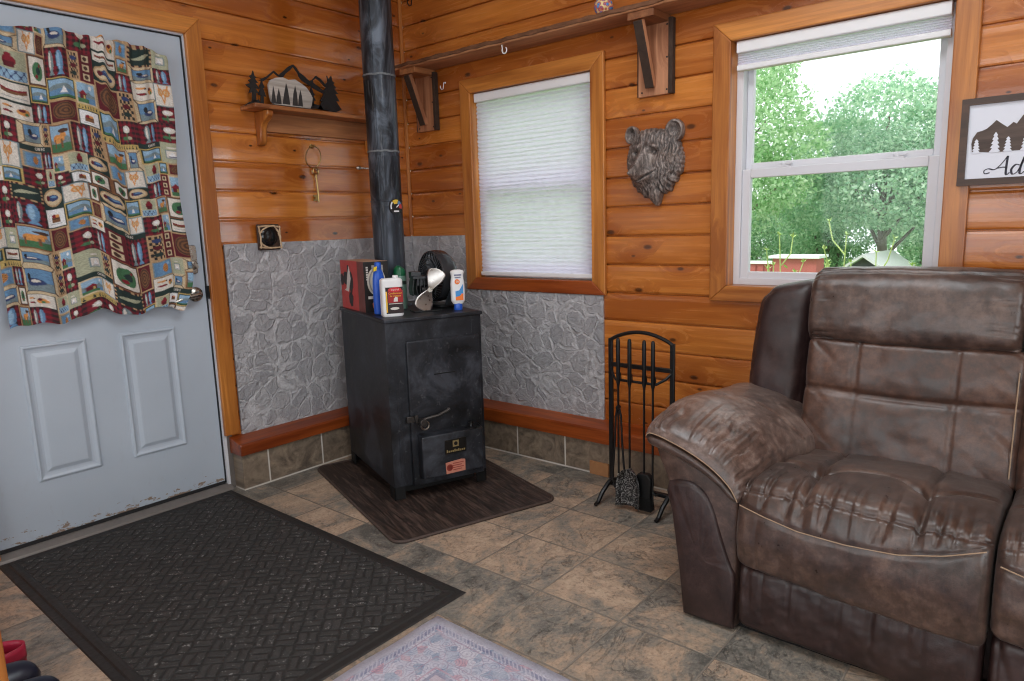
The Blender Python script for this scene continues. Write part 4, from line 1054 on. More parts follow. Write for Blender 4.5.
def brk(name, x, w):
    f = MB(); f.box(x, x+w, -.026, -.0005, -.318, -.014)
    p = f.build('bracket', M_raw_z, lsf, bevel=.002, smooth=0)
    mb = MB(); mb.box(x+w*.90, x+w+.004, -.030, -.0005, -.318, -.014); mb.build('bark_strip', M_bark, p, bevel=.003); MB().box(x-.004, x+.002, -.028, -.0005, -.318, -.014).build('bark_strip', M_bark, p, bevel=.003)
    mb = MB(); c = x+w*.42
    mb.box(c-.045, c+.075, -.155, -.0005, -.030, -.0005); mb.build('top_rail', M_raw_y, p, bevel=.002, smooth=0)
    mb = MB(); mb.bar((c, -.135, -.030), (c, -.030, -.282), .036, .026, (0, 1, 0)); br = mb.build('brace', M_raw_z, p, bevel=.002, smooth=0)
    mb = MB(); d = Vector((0, .105, -.252)).normalized(); nn_ = Vector((0, -d.z, d.y))*-1
    off = Vector((0, -.252, -.105)).normalized()*.0135
    mb.bar(Vector((c-.002, -.135, -.030))+off, Vector((c-.002, -.030, -.282))+off, .040, .006, (0, 1, 0)); mb.build('bark_strip', M_bark, br, bevel=.002)
    for sx, sz in ((.12, -.30), (.86, -.30), (.86, -.17), (.86, -.04)): MB().lathe([(.004, -.0275), (.004, -.025)], (x+w*sx, 0, sz), 10, 0, 'y').build('screw', M_blackm, p)
brk('a', .122-1.3, .150); brk('b', 1.528-1.3, .160)
def hook(name, loc, rz, mat, label, group=None, sc=1, down=False):
    h = MB()
    pts = [(0, 0, .012), (0, 0, 0), (0, -.002, -.008)]+[(0, -.012-.011*math.cos(a), -.018+.012*math.sin(a)) for a in [PI+PI*k/8*1.25 for k in range(0, 9)]] if down else [(0, 0, .008), (0, -.014, .008), (0, -.018, -.012), (0, -.022, -.030), (0, -.034, -.036), (0, -.044, -.026), (0, -.044, -.014)]
    h.tube([tuple(c*sc for c in p) for p in pts], .0026*sc, 7)
    if not down: h.lathe([(.006*sc, -.001*sc), (.006*sc, -.003*sc), (.003*sc, -.005*sc)], (0, 0, .008*sc), 10, 0, 'y')
    o = h.build(name, mat); o.location = loc; o.rotation_euler = (0, 0, rz); return tag(o, label, 'hook', group)
hook('cup_hook', (.862, -.146, 2.056), PI/2, M_white, 'white hook screwed under the long plank shelf', sc=1.25, down=True)
hook('coat_hook', (.336, -.004, 1.975), 0, M_white, 'white hook on the back wall beside the first shelf bracket', sc=.9)
hook('iron_hook', (.126, -.004, 2.452), 0, M_black, 'dark hook high on the back wall above the long plank shelf', sc=1.2)
od = MB(); od.lathe([(.012, 0), (.030, .008), (.042, .028), (.040, .050), (.028, .068), (.010, .076)], n=26)
oo = od.build('ceramic_ornament', None or (lambda t: t.pbr(t.ramp(t.vor(t.coord(), 60, 'F1', 1), [(0, srgb(40, 90, 170)), (.3, srgb(70, 150, 210)), (.5, srgb(180, 60, 60)), (.7, srgb(220, 200, 150))]), .25))(T('glazed_ornament')))
oo.location = (1.405, -.105, 2.0885); tag(oo, 'small blue glazed ornament standing on the long plank shelf', 'ornament')

# ------------------------------------------------------------------ bear head
K = .000785; KZ = .000687
bh = [(130, 200), (115, 250), (105, 320), (108, 350), (125, 390), (138, 430), (150, 470), (170, 480), (176, 505), (196, 505), (212, 535), (232, 548), (244, 540), (262, 565), (290, 597), (312, 582), (318, 545), (332, 515), (345, 525), (360, 500), (378, 512), (386, 480), (397, 455), (415, 450), (422, 410), (440, 400), (448, 350), (452, 300), (440, 260), (432, 220), (420, 190), (392, 162), (370, 140), (330, 125), (300, 118), (270, 113), (235, 112), (200, 120), (170, 150), (150, 175)]
pol = sorted([(math.atan2((340-p[1])*KZ, (p[0]-275)*K), math.hypot((340-p[1])*KZ, (p[0]-275)*K)) for p in bh])
def rad(a):
    while a > PI: a -= 2*PI
    for i in range(len(pol)):
        a0, r0 = pol[i-1]; a1, r1 = pol[i]
        if i == 0: a0 -= 2*PI
        if a0 <= a <= a1: return r0+(r1-r0)*(a-a0)/max(1e-9, a1-a0)
    a0, r0 = pol[-1]; a1, r1 = pol[0]; return r0+(r1-r0)*(a-a0)/max(1e-9, a1+2*PI-a0)
def G(x, z, cx, cy, sx, sy, rot=0):
    dx, dz = x-(cx-275)*K, z-(340-cy)*KZ; c, s = math.cos(rot), math.sin(rot)
    a, b = (dx*c+dz*s)/sx, (-dx*s+dz*c)/sy; return math.exp(-a*a-b*b)
def bearh(x, z, rho):
    h = .006+.046*math.sqrt(max(0, 1-rho**2.4))
    h += .044*G(x, z, 228, 335, .024, .062, -.18)         # bridge of the snout
    h += .060*G(x, z, 210, 388, .028, .032)               # muzzle end
    h += .016*G(x, z, 204, 396, .013, .009)-.008*G(x, z, 206, 412, .016, .004)               # nose pad
    h += .024*G(x, z, 262, 408, .034, .026)               # cheek behind the mouth
    h += .016*G(x, z, 215, 445, .022, .016)               # chin
    h -= .016*G(x, z, 258, 412, .045, .0045, .55)         # mouth line
    h -= .010*G(x, z, 205, 432, .014, .0045)
    h -= .020*G(x, z, 184, 262, .014, .010)+.021*G(x, z, 298, 262, .016, .010)
    h += .008*G(x, z, 184, 262, .005, .0045)+.008*G(x, z, 296, 262, .005, .0045)
    h += .012*G(x, z, 190, 225, .020, .009, .3)+.012*G(x, z, 300, 225, .024, .009, -.25)
    h -= .006*G(x, z, 240, 180, .006, .05)
    face = min(1, G(x, z, 232, 320, .075, .105)*1.7)
    st = mnoise.noise(Vector((x*150+math.sin(z*70)*.6, z*36, 1)))+.5*mnoise.noise(Vector((x*300, z*80, 5)))
    h += (.0075*(1-face)+.0014)*st
    return max(.002, h)
bear = thing('bear_head', 'carved grey brown bear head wall plaque between the two windows', 'wall ornament', (1.602, 0, 1.452))
mb = MB(); NA, NR = 220, 64
def bfn(u, v):
    a = -PI+2*PI*u; R = rad(a)*(1+.012*math.sin(a*46)); rr = min(v/.94, 1)
    x, z = R*rr*math.cos(a), R*rr*math.sin(a)
    if v > .94: return (x, -.0006-.010*(1-(v-.94)/.06), z)
    return (x, -.010-bearh(x, z, rr), z)
mb.grid(bfn, NA, NR, cu=True)
for cx, cy, r, tx in ((138, 142, 46, -.25), (402, 142, 56, .25)):      # ears
    ex, ez = (cx-275)*K, (340-cy)*KZ; R = r*.00073
    def ear(u, v, ex=ex, ez=ez, R=R, tx=tx):
        a = 2*PI*u; pr = [(1.02, -.001), (1.06, -.020), (1.0, -.034), (.86, -.036), (.70, -.028), (.40, -.018), (.02, -.016)]
        t_ = v*6; i = min(int(t_), 5); q = t_-i; k = pr[i][0]*(1-q)+pr[i+1][0]*q; y = pr[i][1]*(1-q)+pr[i+1][1]*q
        nz = .0022*mnoise.noise(Vector((math.cos(a)*3, math.sin(a)*3, v*6+cx)))
        return (ex+R*k*math.cos(a)*(.92), y+nz+tx*R*k*math.cos(a)*.5*min(1, v*3), ez+R*1.12*k*math.sin(a))
    mb.grid(ear, 40, 18, cu=True)
hb = mb.build('head', M_bear, bear, smooth=180, weld=False)
# ------------------------------------------------------------------ framed sign
sg = thing('framed_sign', 'framed white sign with brown mountains and script writing right of the window', 'sign', (2.741, 0, 1.296))
SWD, SHT = .43, .277
M_frame = wood('dark_frame', 'x', srgb(48, 34, 28), srgb(84, 62, 50), .5, None, 0, 0, .1)
mb = MB(); fw = .021
for q in (([(0, 0), (SWD, 0), (SWD-fw, fw), (fw, fw)]), ([(0, SHT), (SWD, SHT), (SWD-fw, SHT-fw), (fw, SHT-fw)]), ([(0, 0), (0, SHT), (fw, SHT-fw), (fw, fw)]), ([(SWD, 0), (SWD, SHT), (SWD-fw, SHT-fw), (SWD-fw, fw)])): mb.prism(q, -.046, -.0225, 'xz')
mb.build('frame', M_frame, sg, smooth=0)
mb = MB(); mb.box(fw-.002, SWD-fw+.002, -.036, -.0225, fw-.002, SHT-fw+.002)
bdp = mb.build('board', simple('pale_board', srgb(222, 224, 234), .6, 0, .03, 10), sg, smooth=0)
M_mtn = wood('mountain_wood', 'x', srgb(66, 52, 46), srgb(112, 94, 84), .6, None, 0, 0, .05)
mp = [(.036, .108), (.033, .134), (.036, .152), (.047, .170), (.060, .173), (.072, .178), (.085, .190), (.097, .203), (.112, .190), (.127, .178), (.136, .186), (.142, .192), (.151, .186), (.165, .209), (.182, .226), (.200, .214), (.222, .236), (.245, .214), (.262, .190), (.280, .198), (.300, .180), (.330, .172), (.352, .160), (.384, .148), (.392, .120), (.386, .108), (.300, .103), (.200, .104), (.100, .102)]
mb = MB(); mb.prism(mp, -.0380, -.0358, 'xz'); mb.build('mountains', M_mtn, bdp, smooth=0)
M_whb = simple('white_cutout', srgb(222, 224, 234), .6, 0, .03, 10)
for cx, h in ((.047, .046), (.098, .064), (.132, .047), (.178, .052), (.235, .066), (.285, .048), (.345, .056)):
    pts = [(cx, .102+h)]; m_ = 5
    R_ = []
    for i in range(m_): w = .004+.0098*(i+1)/m_*h/.055; zz = .102+h-(i+1)*h/m_; R_ += [(w, zz+.002), (w*.55, zz)]
    poly = [(cx, .102+h)]+[(cx+a, b) for a, b in R_]+[(cx-a, b) for a, b in R_[::-1]]
    mb = MB(); mb.prism(poly, -.0388, -.0378, 'xz'); mb.build('white_tree', M_whb, bdp, smooth=0)
M_ink = simple('navy_script', srgb(44, 42, 56), .6, 0, .05, 30)
def stroke(pts, w, n=8):
    """smooth ribbon through pts lying on the board"""
    P = [Vector((p[0], p[1])) for p in pts]; out = []
    for i in range(len(P)-1):
        p0, p1, p2, p3 = P[max(i-1, 0)], P[i], P[i+1], P[min(i+2, len(P)-1)]
        for k in range(n):
            t_ = k/n; out.append(.5*((2*p1)+(p2-p0)*t_+(2*p0-5*p1+4*p2-p3)*t_*t_+(3*p1-p0-3*p2+p3)*t_**3))
    out.append(P[-1]); return out
LET = {
 'A': [[(-.2, .14), (-.42, .10), (-.48, .26), (-.3, .36), (0, .30), (.25, .55), (.50, 1.0)], [(.50, 1.0), (.52, .5), (.56, .04), (.64, 0), (.72, .1)], [(.12, .36), (.34, .40), (.56, .38)]],
 'd': [[(.40, .46), (.22, .50), (.06, .26), (.14, 0), (.32, .08), (.44, .4), (.58, 1.02)], [(.58, 1.02), (.46, .4), (.46, .05), (.56, 0), (.66, .12)]],
 'v': [[(0, .36), (.08, .48), (.16, .4), (.2, .02), (.36, .3), (.42, .48), (.52, .40)]],
 'e': [[(.04, .2), (.22, .26), (.3, .42), (.18, .50), (.06, .24), (.16, 0), (.30, .04), (.42, .2)]],
 'n': [[(0, .44), (.08, .48), (.08, .0), (.1, .2), (.26, .48), (.34, .38), (.34, .06), (.44, 0), (.52, .14)]],
 't': [[(.24, .9), (.14, .3), (.16, .02), (.28, 0), (.36, .14)], [(0, .56), (.2, .6), (.38, .6)]],
 'u': [[(.02, .46), (.04, .08), (.16, 0), (.30, .2), (.36, .48)], [(.36, .48), (.34, .08), (.42, 0), (.5, .12)]],
 'r': [[(0, .3), (.1, .52), (.14, .44), (.28, .42), (.26, .08), (.36, 0), (.44, .14)]]}
mb = MB(); px, pz, sc_ = .100, .030, .058
for ch, adv in (('A', .72), ('d', .62), ('v', .50), ('e', .42), ('n', .52), ('t', .38), ('u', .50), ('r', .42), ('e', .4)):
    for s_ in LET[ch]:
        q = stroke(s_, 1); n = len(q); L_, R_ = [], []
        for i, p in enumerate(q):
            d = (q[min(i+1, n-1)]-q[max(i-1, 0)]); d = d.normalized() if d.length else Vector((1, 0)); nn_ = Vector((-d.y, d.x))
            w = .030+.030*abs(d.y) if d.y < 0 else .028
            L_.append(p+nn_*w*.9); R_.append(p-nn_*w*.9)
        vs = [(px+sc_*(p.x+p.y*.10), y, pz+sc_*p.y) for y in (-.0372, -.0358) for p in L_+R_]
        m_ = 2*n; fs = [(i, i+1, n+i+1, n+i) for i in range(n-1)]+[(m_+i, m_+n+i, m_+n+i+1, m_+i+1) for i in range(n-1)]+[(i, m_+i, m_+i+1, i+1) for i in range(n-1)]+[(n+i, n+i+1, m_+n+i+1, m_+n+i) for i in range(n-1)]
        mb.add(vs, fs)
    px += adv*sc_
mb.build('lettering', M_ink, bdp, smooth=0)

# ------------------------------------------------------------------ fireplace tools
ts = thing('tool_stand', 'black iron fireplace tool stand with arched frame in front of the plank wall', 'tool stand', (1.695, -.30, 0))
hw = .145
mb = MB()
for s in (-1, 1):
    pass
a_ = [(-hw, .715)]+[(-hw+2*hw*i/16, .715+.042*math.sin(PI*i/16)**.8) for i in range(1, 16)]+[(hw, .715)]
mb.tube([(x, 0, z) for x, z in a_], .008, 8); mb.build('arch', M_black, ts)
for s in (-1, 1):
    mb = MB(); mb.box(s*hw-.010, s*hw+.010, -.006, .006, .06, .722); mb.build('post', M_black, ts, bevel=.002)
    mb = MB(); mb.tube([(s*hw, -.004, .085), (s*hw, -.035, .075), (s*hw-.004, -.075, .045), (s*hw-.006, -.105, .012), (s*hw-.006, -.125, .008)], [.010, .010, .010, .009, .008], 8)
    mb.tube([(s*hw, .004, .085), (s*hw, .035, .075), (s*hw, .075, .045), (s*hw, .105, .012), (s*hw, .125, .008)], [.010, .010, .010, .009, .008], 8)
    mb.build('foot', M_black, ts)
mb = MB(); mb.box(-hw, hw, -.008, .008, .600, .618); mb.build('crossbar', M_black, ts, bevel=.002)
mb = MB(); mb.box(-hw, hw, -.010, .010, .062, .078); mb.build('crossbar', M_black, ts, bevel=.002)
mb = MB(); mb.tube([(-hw, 0, .600), (-hw+.02, -.02, .575), (-hw+.05, -.045, .555), (hw-.05, -.045, .555), (hw-.02, -.02, .575), (hw, 0, .600)], .006, 8); mb.build('hanging_rail', M_black, ts)
def tool(name, label, x, cat):
    o = thing(name, label, cat, (1.695+x, -.362, .40))
    mb = MB(); mb.lathe([(.0045, -.25), (.0045, .13), (.006, .14), (.0085, .15), (.0085, .32), (.0065, .335), (.002, .338)], n=12); mb.build('handle', M_black, o)
    mb = MB(); mb.tube([(0, .004, .175), (0, .018, .185), (0, .022, .172), (0, .022, .158)], .0028, 6); mb.build('hanging_hook', M_black, o)
    return o
o = tool('ash_shovel', 'iron ash shovel with speckled grey pan hanging second from left on the tool stand', -.018, 'shovel')
M_spk = (lambda t: t.pbr(t.mix(t.rng(t.noise(t.coord(), 160, 3, .7), .5, .58, 0, 1), srgb(34, 34, 36), srgb(150, 150, 150)), .5, .5))(T('speckled_ash_pan'))
mb = MB()
def pan(u, v):
    x = (u-.5)*2; w = .055
    z = -.375+.165*v; top = math.sqrt(max(0, 1-((v-.55)/.45)**2)) if v > .55 else 1
    return (w*x*max(.02, top)+.016, -.022+.030*abs(x)**3*-1+.006*v, z)
mb.grid(pan, 16, 20); p = mb.build('pan', M_spk, o, recalc=False); p.modifiers.new('t', 'SOLIDIFY').thickness = .0025
mb = MB(); mb.tube([(0, 0, -.24), (.0, -.010, -.26), (.012, -.014, -.28)], .005, 8); mb.build('socket', M_black, o)
o = tool('hearth_brush', 'black bristle hearth brush hanging third from left on the tool stand', .050, 'brush')
mb = MB(); mb.prism([(-.034, -.33), (.036, -.33), (.040, -.245), (.022, -.225), (-.020, -.225), (-.036, -.245)], -.016, .016, 'xz')
mb.build('brush_block', M_blackm, o, bevel=.004)
mb = MB()
for i in range(26):
    for q in range(5): mb.tube([(-.030+i*.0026, -.014+q*.007, -.325), (-.033+i*.0029, -.016+q*.008, -.385)], .0013, 4)
mb.build('bristles', M_blackm, o)
o = tool('poker', 'iron poker hanging rightmost on the tool stand', .090, 'poker')
mb = MB(); mb.tube([(0, 0, -.24), (0, 0, -.33), (0, -.003, -.355)], [.0045, .0045, .002], 8); mb.tube([(0, 0, -.30), (.016, 0, -.312), (.026, 0, -.300)], [.0045, .004, .002], 8); mb.build('hook_tip', M_black, o)
o = tool('log_tongs', 'iron log tongs hanging leftmost on the tool stand', -.072, 'tongs')
mb = MB()
for s in (-1, 1): mb.tube([(0, s*.004, .05), (s*.010, s*.005, 0), (s*.014, s*.005, -.10), (s*.022, s*.004, -.20), (s*.030, s*.003, -.27), (s*.020, 0, -.315), (s*.006, 0, -.33)], .0045, 8)
mb.lathe([(.008, -.010), (.008, .010)], (0, 0, .04), 10, 0, 'y'); mb.build('tongs_arms', M_black, o)
# ------------------------------------------------------------------ reclining sofa
CL = (2.993, -.55, 0)
XF = Matrix.Translation(-Vector(CL))
couch = thing('reclining_sofa', 'worn brown reclining sofa standing under the window that looks out on trees', 'sofa', CL)
def curve_pts(pts, n=10):
    P = [Vector(p) for p in pts]; out = []
    for i in range(len(P)-1):
        p0, p1, p2, p3 = P[max(i-1, 0)], P[i], P[i+1], P[min(i+2, len(P)-1)]
        for k in range(n):
            t_ = k/n; out.append(.5*((2*p1)+(p2-p0)*t_+(2*p0-5*p1+4*p2-p3)*t_*t_+(3*p1-p0-3*p2+p3)*t_**3))
    out.append(P[-1]); return out
def interp(x, tab):
    for (a, b), (c, d) in zip(tab, tab[1:]):
        if x <= c: return b+(d-b)*max(0, (x-a))/(c-a)
    return tab[-1][1]
def wr(x, a, s=1):   # fold lines: mostly flat with narrow creases
    n = mnoise.noise(Vector((x*s, a, .3))); return -max(0, 1-abs(n)*5)**2
STZ = [(-.302, .410), (-.22, .392), (-.128, .377), (-.007, .374), (.113, .381), (.21, .404), (.300, .438)]
SCX = 2.687
def seat_front(dx, z):
    return -.985-.016*(1-(dx/.31)**2)-.010*math.exp(-((z-.315)/.06)**2)
def roll(y, z, hy, hz, R, top=True, back=False):
    """round the front (and back) edges of a box section with radius R"""
    for sy, sz in ((-1, 1), (-1, -1), (1, 1), (1, -1)):
        if (sy > 0 and not back) or (sz < 0 and not top == 'all'): continue
        a, b = sy*y-(hy-R), sz*z-(hz-R)
        if a > 0 and b > 0:
            k = max(a, b)/math.hypot(a, b); return sy*(hy-R+a*k), sz*(hz-R+b*k)
    return y, z
def seat(cx, seed):
    c = (0, -.70, .335)
    def fn(p, w):
        ry, rz_ = roll(w.y, w.z, .285, .132, .105); w = Vector((w.x, ry, rz_))
        x, y, z = w.x, w.y+c[1], w.z+c[2]; dx = x
        top = sst(.25, .95, p[2]) if p[2] > 0 else 0
        fr = sst(.45, 1, -p[1])
        edge = (1-abs(p[0])**6)
        zs = interp(dx, STZ)
        if w.z > 0:
            k = sst(0, .13, w.z)
            z += k*(.020*(1-p[0]**2)-.040*sst(-.35, .9, p[1])+.012*fr)
        if fr > 0: y += fr*(seat_front(dx, z)+.985)
        # tufting
        xs1 = -.148+.03*sst(-.60, -1.0, y); xs2 = .130+.026*sst(-.60, -1.0, y)
        ys = -.70-.055*(math.exp(-((dx+.142)/.06)**2)+math.exp(-((dx-.133)/.06)**2))+.012*p[0]
        g = 0
        if w.z > 0:
            gl = .6*math.exp(-((dx-xs1)/.011)**2)+.6*math.exp(-((dx-xs2)/.011)**2)
            gl *= sst(zs-.012, zs+.05, z)
            gc = math.exp(-((y-ys)/.013)**2)*edge*(1 if p[2] > .5 else 0)
            pull = math.exp(-(((dx-xs1)/.05)**2+((y-ys)/.05)**2))+math.exp(-(((dx-xs2)/.05)**2+((y-ys)/.05)**2))
            g = .020*gl+.022*gc+.018*pull
            z -= 1.25*g*sst(0, .1, w.z); y += g*.8*fr*(1-top)
        cr = wr(dx+.012*math.sin(z*14+y*9), seed, 19)+.6*wr(dx*1.1+.05, seed+4, 31)
        amp = .0085*sst(.15, .8, -p[1])*sst(zs-.005, zs+.06, z)
        y -= cr*amp*.8; z += cr*amp
        y -= .0018*cr*fr*sst(zs, zs-.05, z)
        s = math.exp(-((z-zs)/.006)**2)*fr
        y += .005*s
        nz = fbm(x+seed, y, z, 9, 3)
        y += .004*nz*fr; z += .0045*nz*top
        if w.z < 0: z -= .020*p[0]*sst(0, .1, -w.z)
        return Vector((x, y-c[1], z-c[2]))
    mb = rbox((.3035, .285, .132), .028, (120, 64, 48), fn, (cx, c[1], c[2]))
    s = mb.build('seat_cushion', M_suede, couch, smooth=180, weld=1e-5, xf=XF)
    mb = MB(); pts = [(cx+dx, seat_front(dx, interp(dx, STZ))-.0005+.0035, interp(dx, STZ)) for dx in [-.292+.584*i/60 for i in range(61)]]
    mb.tube(pts, .0016, 6); mb.build('stitching', M_stitch, s, xf=XF)
    def ff(p, w):
        y = w.y; x, z = w.x, w.z
        if p[1] < 0:
            f = sst(0, 1, -p[1])
            cr = wr(x+.03*math.sin(z*9+seed), seed+9, 15)*(.5+.5*math.sin(x*23+z*8))+.5*wr(x+.01*z, seed+2, 31)
            y += f*(.010*cr*-1*sst(-.105, .09, z)+.006*fbm(x, 0, z+seed, 14, 3)-.012*(1-p[2]**2))
        return Vector((x, y, z+.006*p[0]*-1))
    mb = rbox((.300, .045, .104), .03, (110, 12, 34), ff, (cx, -.922, .117)); mb.build('footrest_panel', M_vinyl_br, couch, smooth=180, weld=1e-5, xf=XF)
def tilt(deg, c):
    return Matrix.Translation(Vector(c)) @ Matrix.Rotation(math.radians(deg), 4, 'X')
def backs(cx, seed):
    m = tilt(-13, (0, -.325, .585))
    def fn(p, w):
        x, y, z = w
        if p[1] < 0:
            f = sst(0, .9, -p[1])
            b = (1-p[0]**4)*(1-p[2]**4)
            y -= f*.014*b
            hs = .037-.012*math.sin((p[0]+1)*1.6)
            g = .011*math.exp(-((z-hs)/.008)**2)+.010*math.exp(-((z-hs)/.035)**2)
            up = sst(hs-.01, hs+.01, z)
            for xs in (-.145, .135): g += (.007*up+.0045*(1-up)*(1 if xs > 0 else .5))*math.exp(-((x-xs)/.007)**2)
            y += f*g
            y += f*.006*fbm(x+seed, 1, z, 7, 3)
            y += f*.006*wr(x*.8+z*.9, seed+2, 11)*-1*sst(.5, 1, abs(p[0]))
        return Vector((x, y, z))
    mb = rbox((.309, .085, .210), .028, (90, 16, 60), fn)
    lum = mb.build('back_cushion', M_suede_b, couch, smooth=180, weld=1e-5, xf=XF @ Matrix.Translation((cx, 0, 0)) @ m)
    mb = MB(); pts = [(.290, -.0885-.003*math.sin(t_*PI), -.165+.31*t_) for t_ in [i/20 for i in range(21)]]; mb.tube(pts, .002, 6)
    mb.build('stitching', M_stitch, lum, xf=XF @ Matrix.Translation((cx, 0, 0)) @ m)
    m2 = tilt(-14, (0, -.262, .893))
    def fh(p, w):
        ry, rz_ = roll(w.y, w.z, .098, .138, .085, 'all', True); x, y, z = w.x, ry, rz_
        ex = sst(.55, 1, abs(p[0]))
        if p[1] < 0: y -= sst(0, .9, -p[1])*(.012*(1-p[0]**4)*(1-p[2]**2))
        z += .010*(1-p[0]**2)*p[2]
        r = wr(z*1.3+y*.8, seed+6*(1 if p[0] > 0 else 2), 24)
        y += .006*ex*r*-1*(1 if p[1] < 0 else 0); z += .005*ex*r*p[2]
        nz = fbm(x+seed, y, z, 8, 3); y += .005*nz*(1 if p[1] < .5 else 0); z += .005*nz*abs(p[2])
        x *= 1-.012*abs(p[2])**3
        return Vector((x, y, z))
    mb = rbox((.3020, .098, .138), .026, (96, 36, 48), fh)
    mb.build('head_cushion', M_suede, couch, smooth=180, weld=1e-5, xf=XF @ Matrix.Translation((cx-.012, 0, 0)) @ m2)
for cx, sd_ in ((SCX, 1.3), (SCX+.612, 5.7)): seat(cx, sd_); backs(cx, sd_)

ARC = curve_pts([(2.094, .556, 0), (2.108, .572, 0), (2.15, .566, 0), (2.226, .541, 0), (2.285, .514, 0), (2.33, .485, 0), (2.366, .452, 0), (2.388, .415, 0)], 10)
def arcp(s):
    t_ = s*(len(ARC)-1); i = min(int(t_), len(ARC)-2); q = t_-i; p = ARC[i].lerp(ARC[i+1], q); return p.x, p.y
def arm(mir):
    MX = XF if not mir else XF @ Matrix.Translation((2*2.993, 0, 0)) @ Matrix.Scale(-1, 4, (1, 0, 0))
    prof = [(2.225, .012), (2.206, .15), (2.178, .33), (2.156, .430), (2.128, .490), (2.110, .540), (2.128, .575), (2.2, .565), (2.27, .535), (2.34, .49), (2.380, .44), (2.386, .40), (2.386, .012)]
    mb = MB()
    n = len(prof)
    # rounded front edge: rings that shrink towards the front face
    cx = sum(p[0] for p in prof)/n; cz = sum(p[1] for p in prof)/n
    rings = [(-.13, 1), (-.5, 1), (-.92, 1), (-.945, .985), (-.958, .95), (-.963, .88)]
    vs = [(cx+(x-cx)*k, y, cz+(z-cz)*(k if z > .05 else 1)) for y, k in rings for x, z in prof]; fs = []
    for i in range(len(rings)-1):
        for k in range(n): fs.append((i*n+k, i*n+(k+1) % n, i*n+n+(k+1) % n, i*n+n+k))
    fs += [tuple(range(n)), tuple(range((len(rings)-1)*n, len(rings)*n))]
    mb.add(vs, fs)
    a = mb.build('armrest', M_suede, couch, smooth=60, xf=MX)
    md = a.modifiers.new('bev', 'BEVEL'); md.width = .012; md.segments = 3; md.limit_method = 'ANGLE'; md.angle_limit = .5
    # dark panel
    pp = [p[:2] for p in curve_pts([(2.166, .425, 0), (2.20, .436, 0), (2.245, .436, 0), (2.285, .41, 0), (2.312, .36, 0), (2.335, .29, 0), (2.362, .215, 0), (2.378, .18, 0)], 6)]
    outl = [(2.220, .004), (2.204, .15), (2.178, .33), (2.160, .40)]+[tuple(p) for p in pp]+[(2.380, .10), (2.378, .006)]
    nn = len(outl); cx2, cz2 = 2.275, .2; rg_ = [(-.93, 1.0), (-.962, 1.0), (-.972, .975), (-.976, .92), (-.977, .6), (-.977, .2)]
    mb = MB(); vs = []; fs = []
    for y, k in rg_:
        for x, z in outl: vs.append((cx2+(x-cx2)*k, y+.003*fbm(x, 0, z, 18, 2)*(1 if k < 1 else 0), cz2+(z-cz2)*k))
    for i in range(len(rg_)-1):
        for k in range(nn): fs.append((i*nn+k, i*nn+(k+1) % nn, i*nn+nn+(k+1) % nn, i*nn+nn+k))
    fs += [tuple(range(nn)), tuple(range((len(rg_)-1)*nn, len(rg_)*nn))]
    mb.add(vs, fs); mb.build('front_panel', M_vinyl_br, a, smooth=60, xf=MX)
    # side skin in dark leatherette
    mb = MB(); mb.prism([(2.222, .004), (2.204, .15), (2.176, .33), (2.150, .44), (2.166, .44), (2.24, .004)], -.93, -.13, 'xz'); mb.build('side_panel', M_vinyl_br, a, smooth=60, xf=MX)
    # pad
    TT = [(0, .004), (.06, .028), (.18, .058), (.34, .082), (.5, .092), (.68, .090), (.84, .072), (.95, .040), (1, .012)]
    NN = [(0, -80), (.15, -38), (.35, -8), (.6, 18), (.8, 42), (1, 78)]
    def pad(u, v):
        sx, sz = arcp(u); vv = v
        T_ = interp(u, TT)*(.92+.08*math.sin(u*3))
        g = math.sqrt(max(0, 1-(1-min(1, vv/.40))**2))
        y = -.982+.70*vv
        a_ = math.radians(interp(u, NN))
        # gathers near the front seam
        fade = sst(0, .05, vv)*sst(.42, .12, vv)
        cr = wr(u*1.05+.02*math.sin(vv*30), 3.3, 16)+.6*wr(u+.3, 8.1, 30)
        T2 = T_*g+cr*.008*fade+.003*fbm(u*3, vv*5, 2, 1.5, 3)*g
        # seam running over the pad
        ysm = -.56+.10*(u-.6)
        if u > .42: T2 -= .006*math.exp(-((y-ysm)/.008)**2)*sst(.42, .5, u)*g
        T2 -= .012*math.exp(-(((u-.36)/.05)**2+((y+.62)/.014)**2))*g
        x = sx+math.sin(a_)*T2; z = sz+math.cos(a_)*T2-.040*sst(.35, 1, vv)
        x += .035*sst(.2, 1, vv)*sst(.55, 1, u)
        z += .02*sst(.1, .8, vv)*sst(.7, 1, u)
        return (x, y-.010*math.sin(min(1, vv/.2)*PI)*math.sin(u*PI), z)
    mb = MB(); mb.grid(pad, 110, 90)
    def under(u, v):
        sx, sz = arcp(u); return (sx+.035*sst(.2, 1, v)*sst(.55, 1, u), -.982+.70*v, sz-.040*sst(.35, 1, v)-.004-.014*math.sin(PI*min(1, v*8)*.5))
    mb.grid(under, 30, 20)
    # puffy band below the seam
    pd = mb.build('arm_pad', M_arm, a, smooth=180, xf=MX)
    mb = MB()
    def band(u, v):
        sx, sz = arcp(u); th = v*PI
        return (sx+.004*math.sin(th)*(-1 if u < .2 else 1)*0, -.972-.012*math.sin(th)*math.sin(min(1, u*6, (1-u)*8)*PI/2)+.03*abs(2*v-1)**4, sz-.002-.052*v*(math.sin(min(1, u*5, (1-u)*5)*PI/2)))
    mb.grid(band, 60, 12); mb.build('arm_band', M_suede, a, smooth=180, xf=MX)
    mb = MB(); mb.tube([(p.x, -.985, p.y-.001) for p in ARC[4:]], .0017, 6); mb.build('stitching', M_stitch, a, xf=MX)
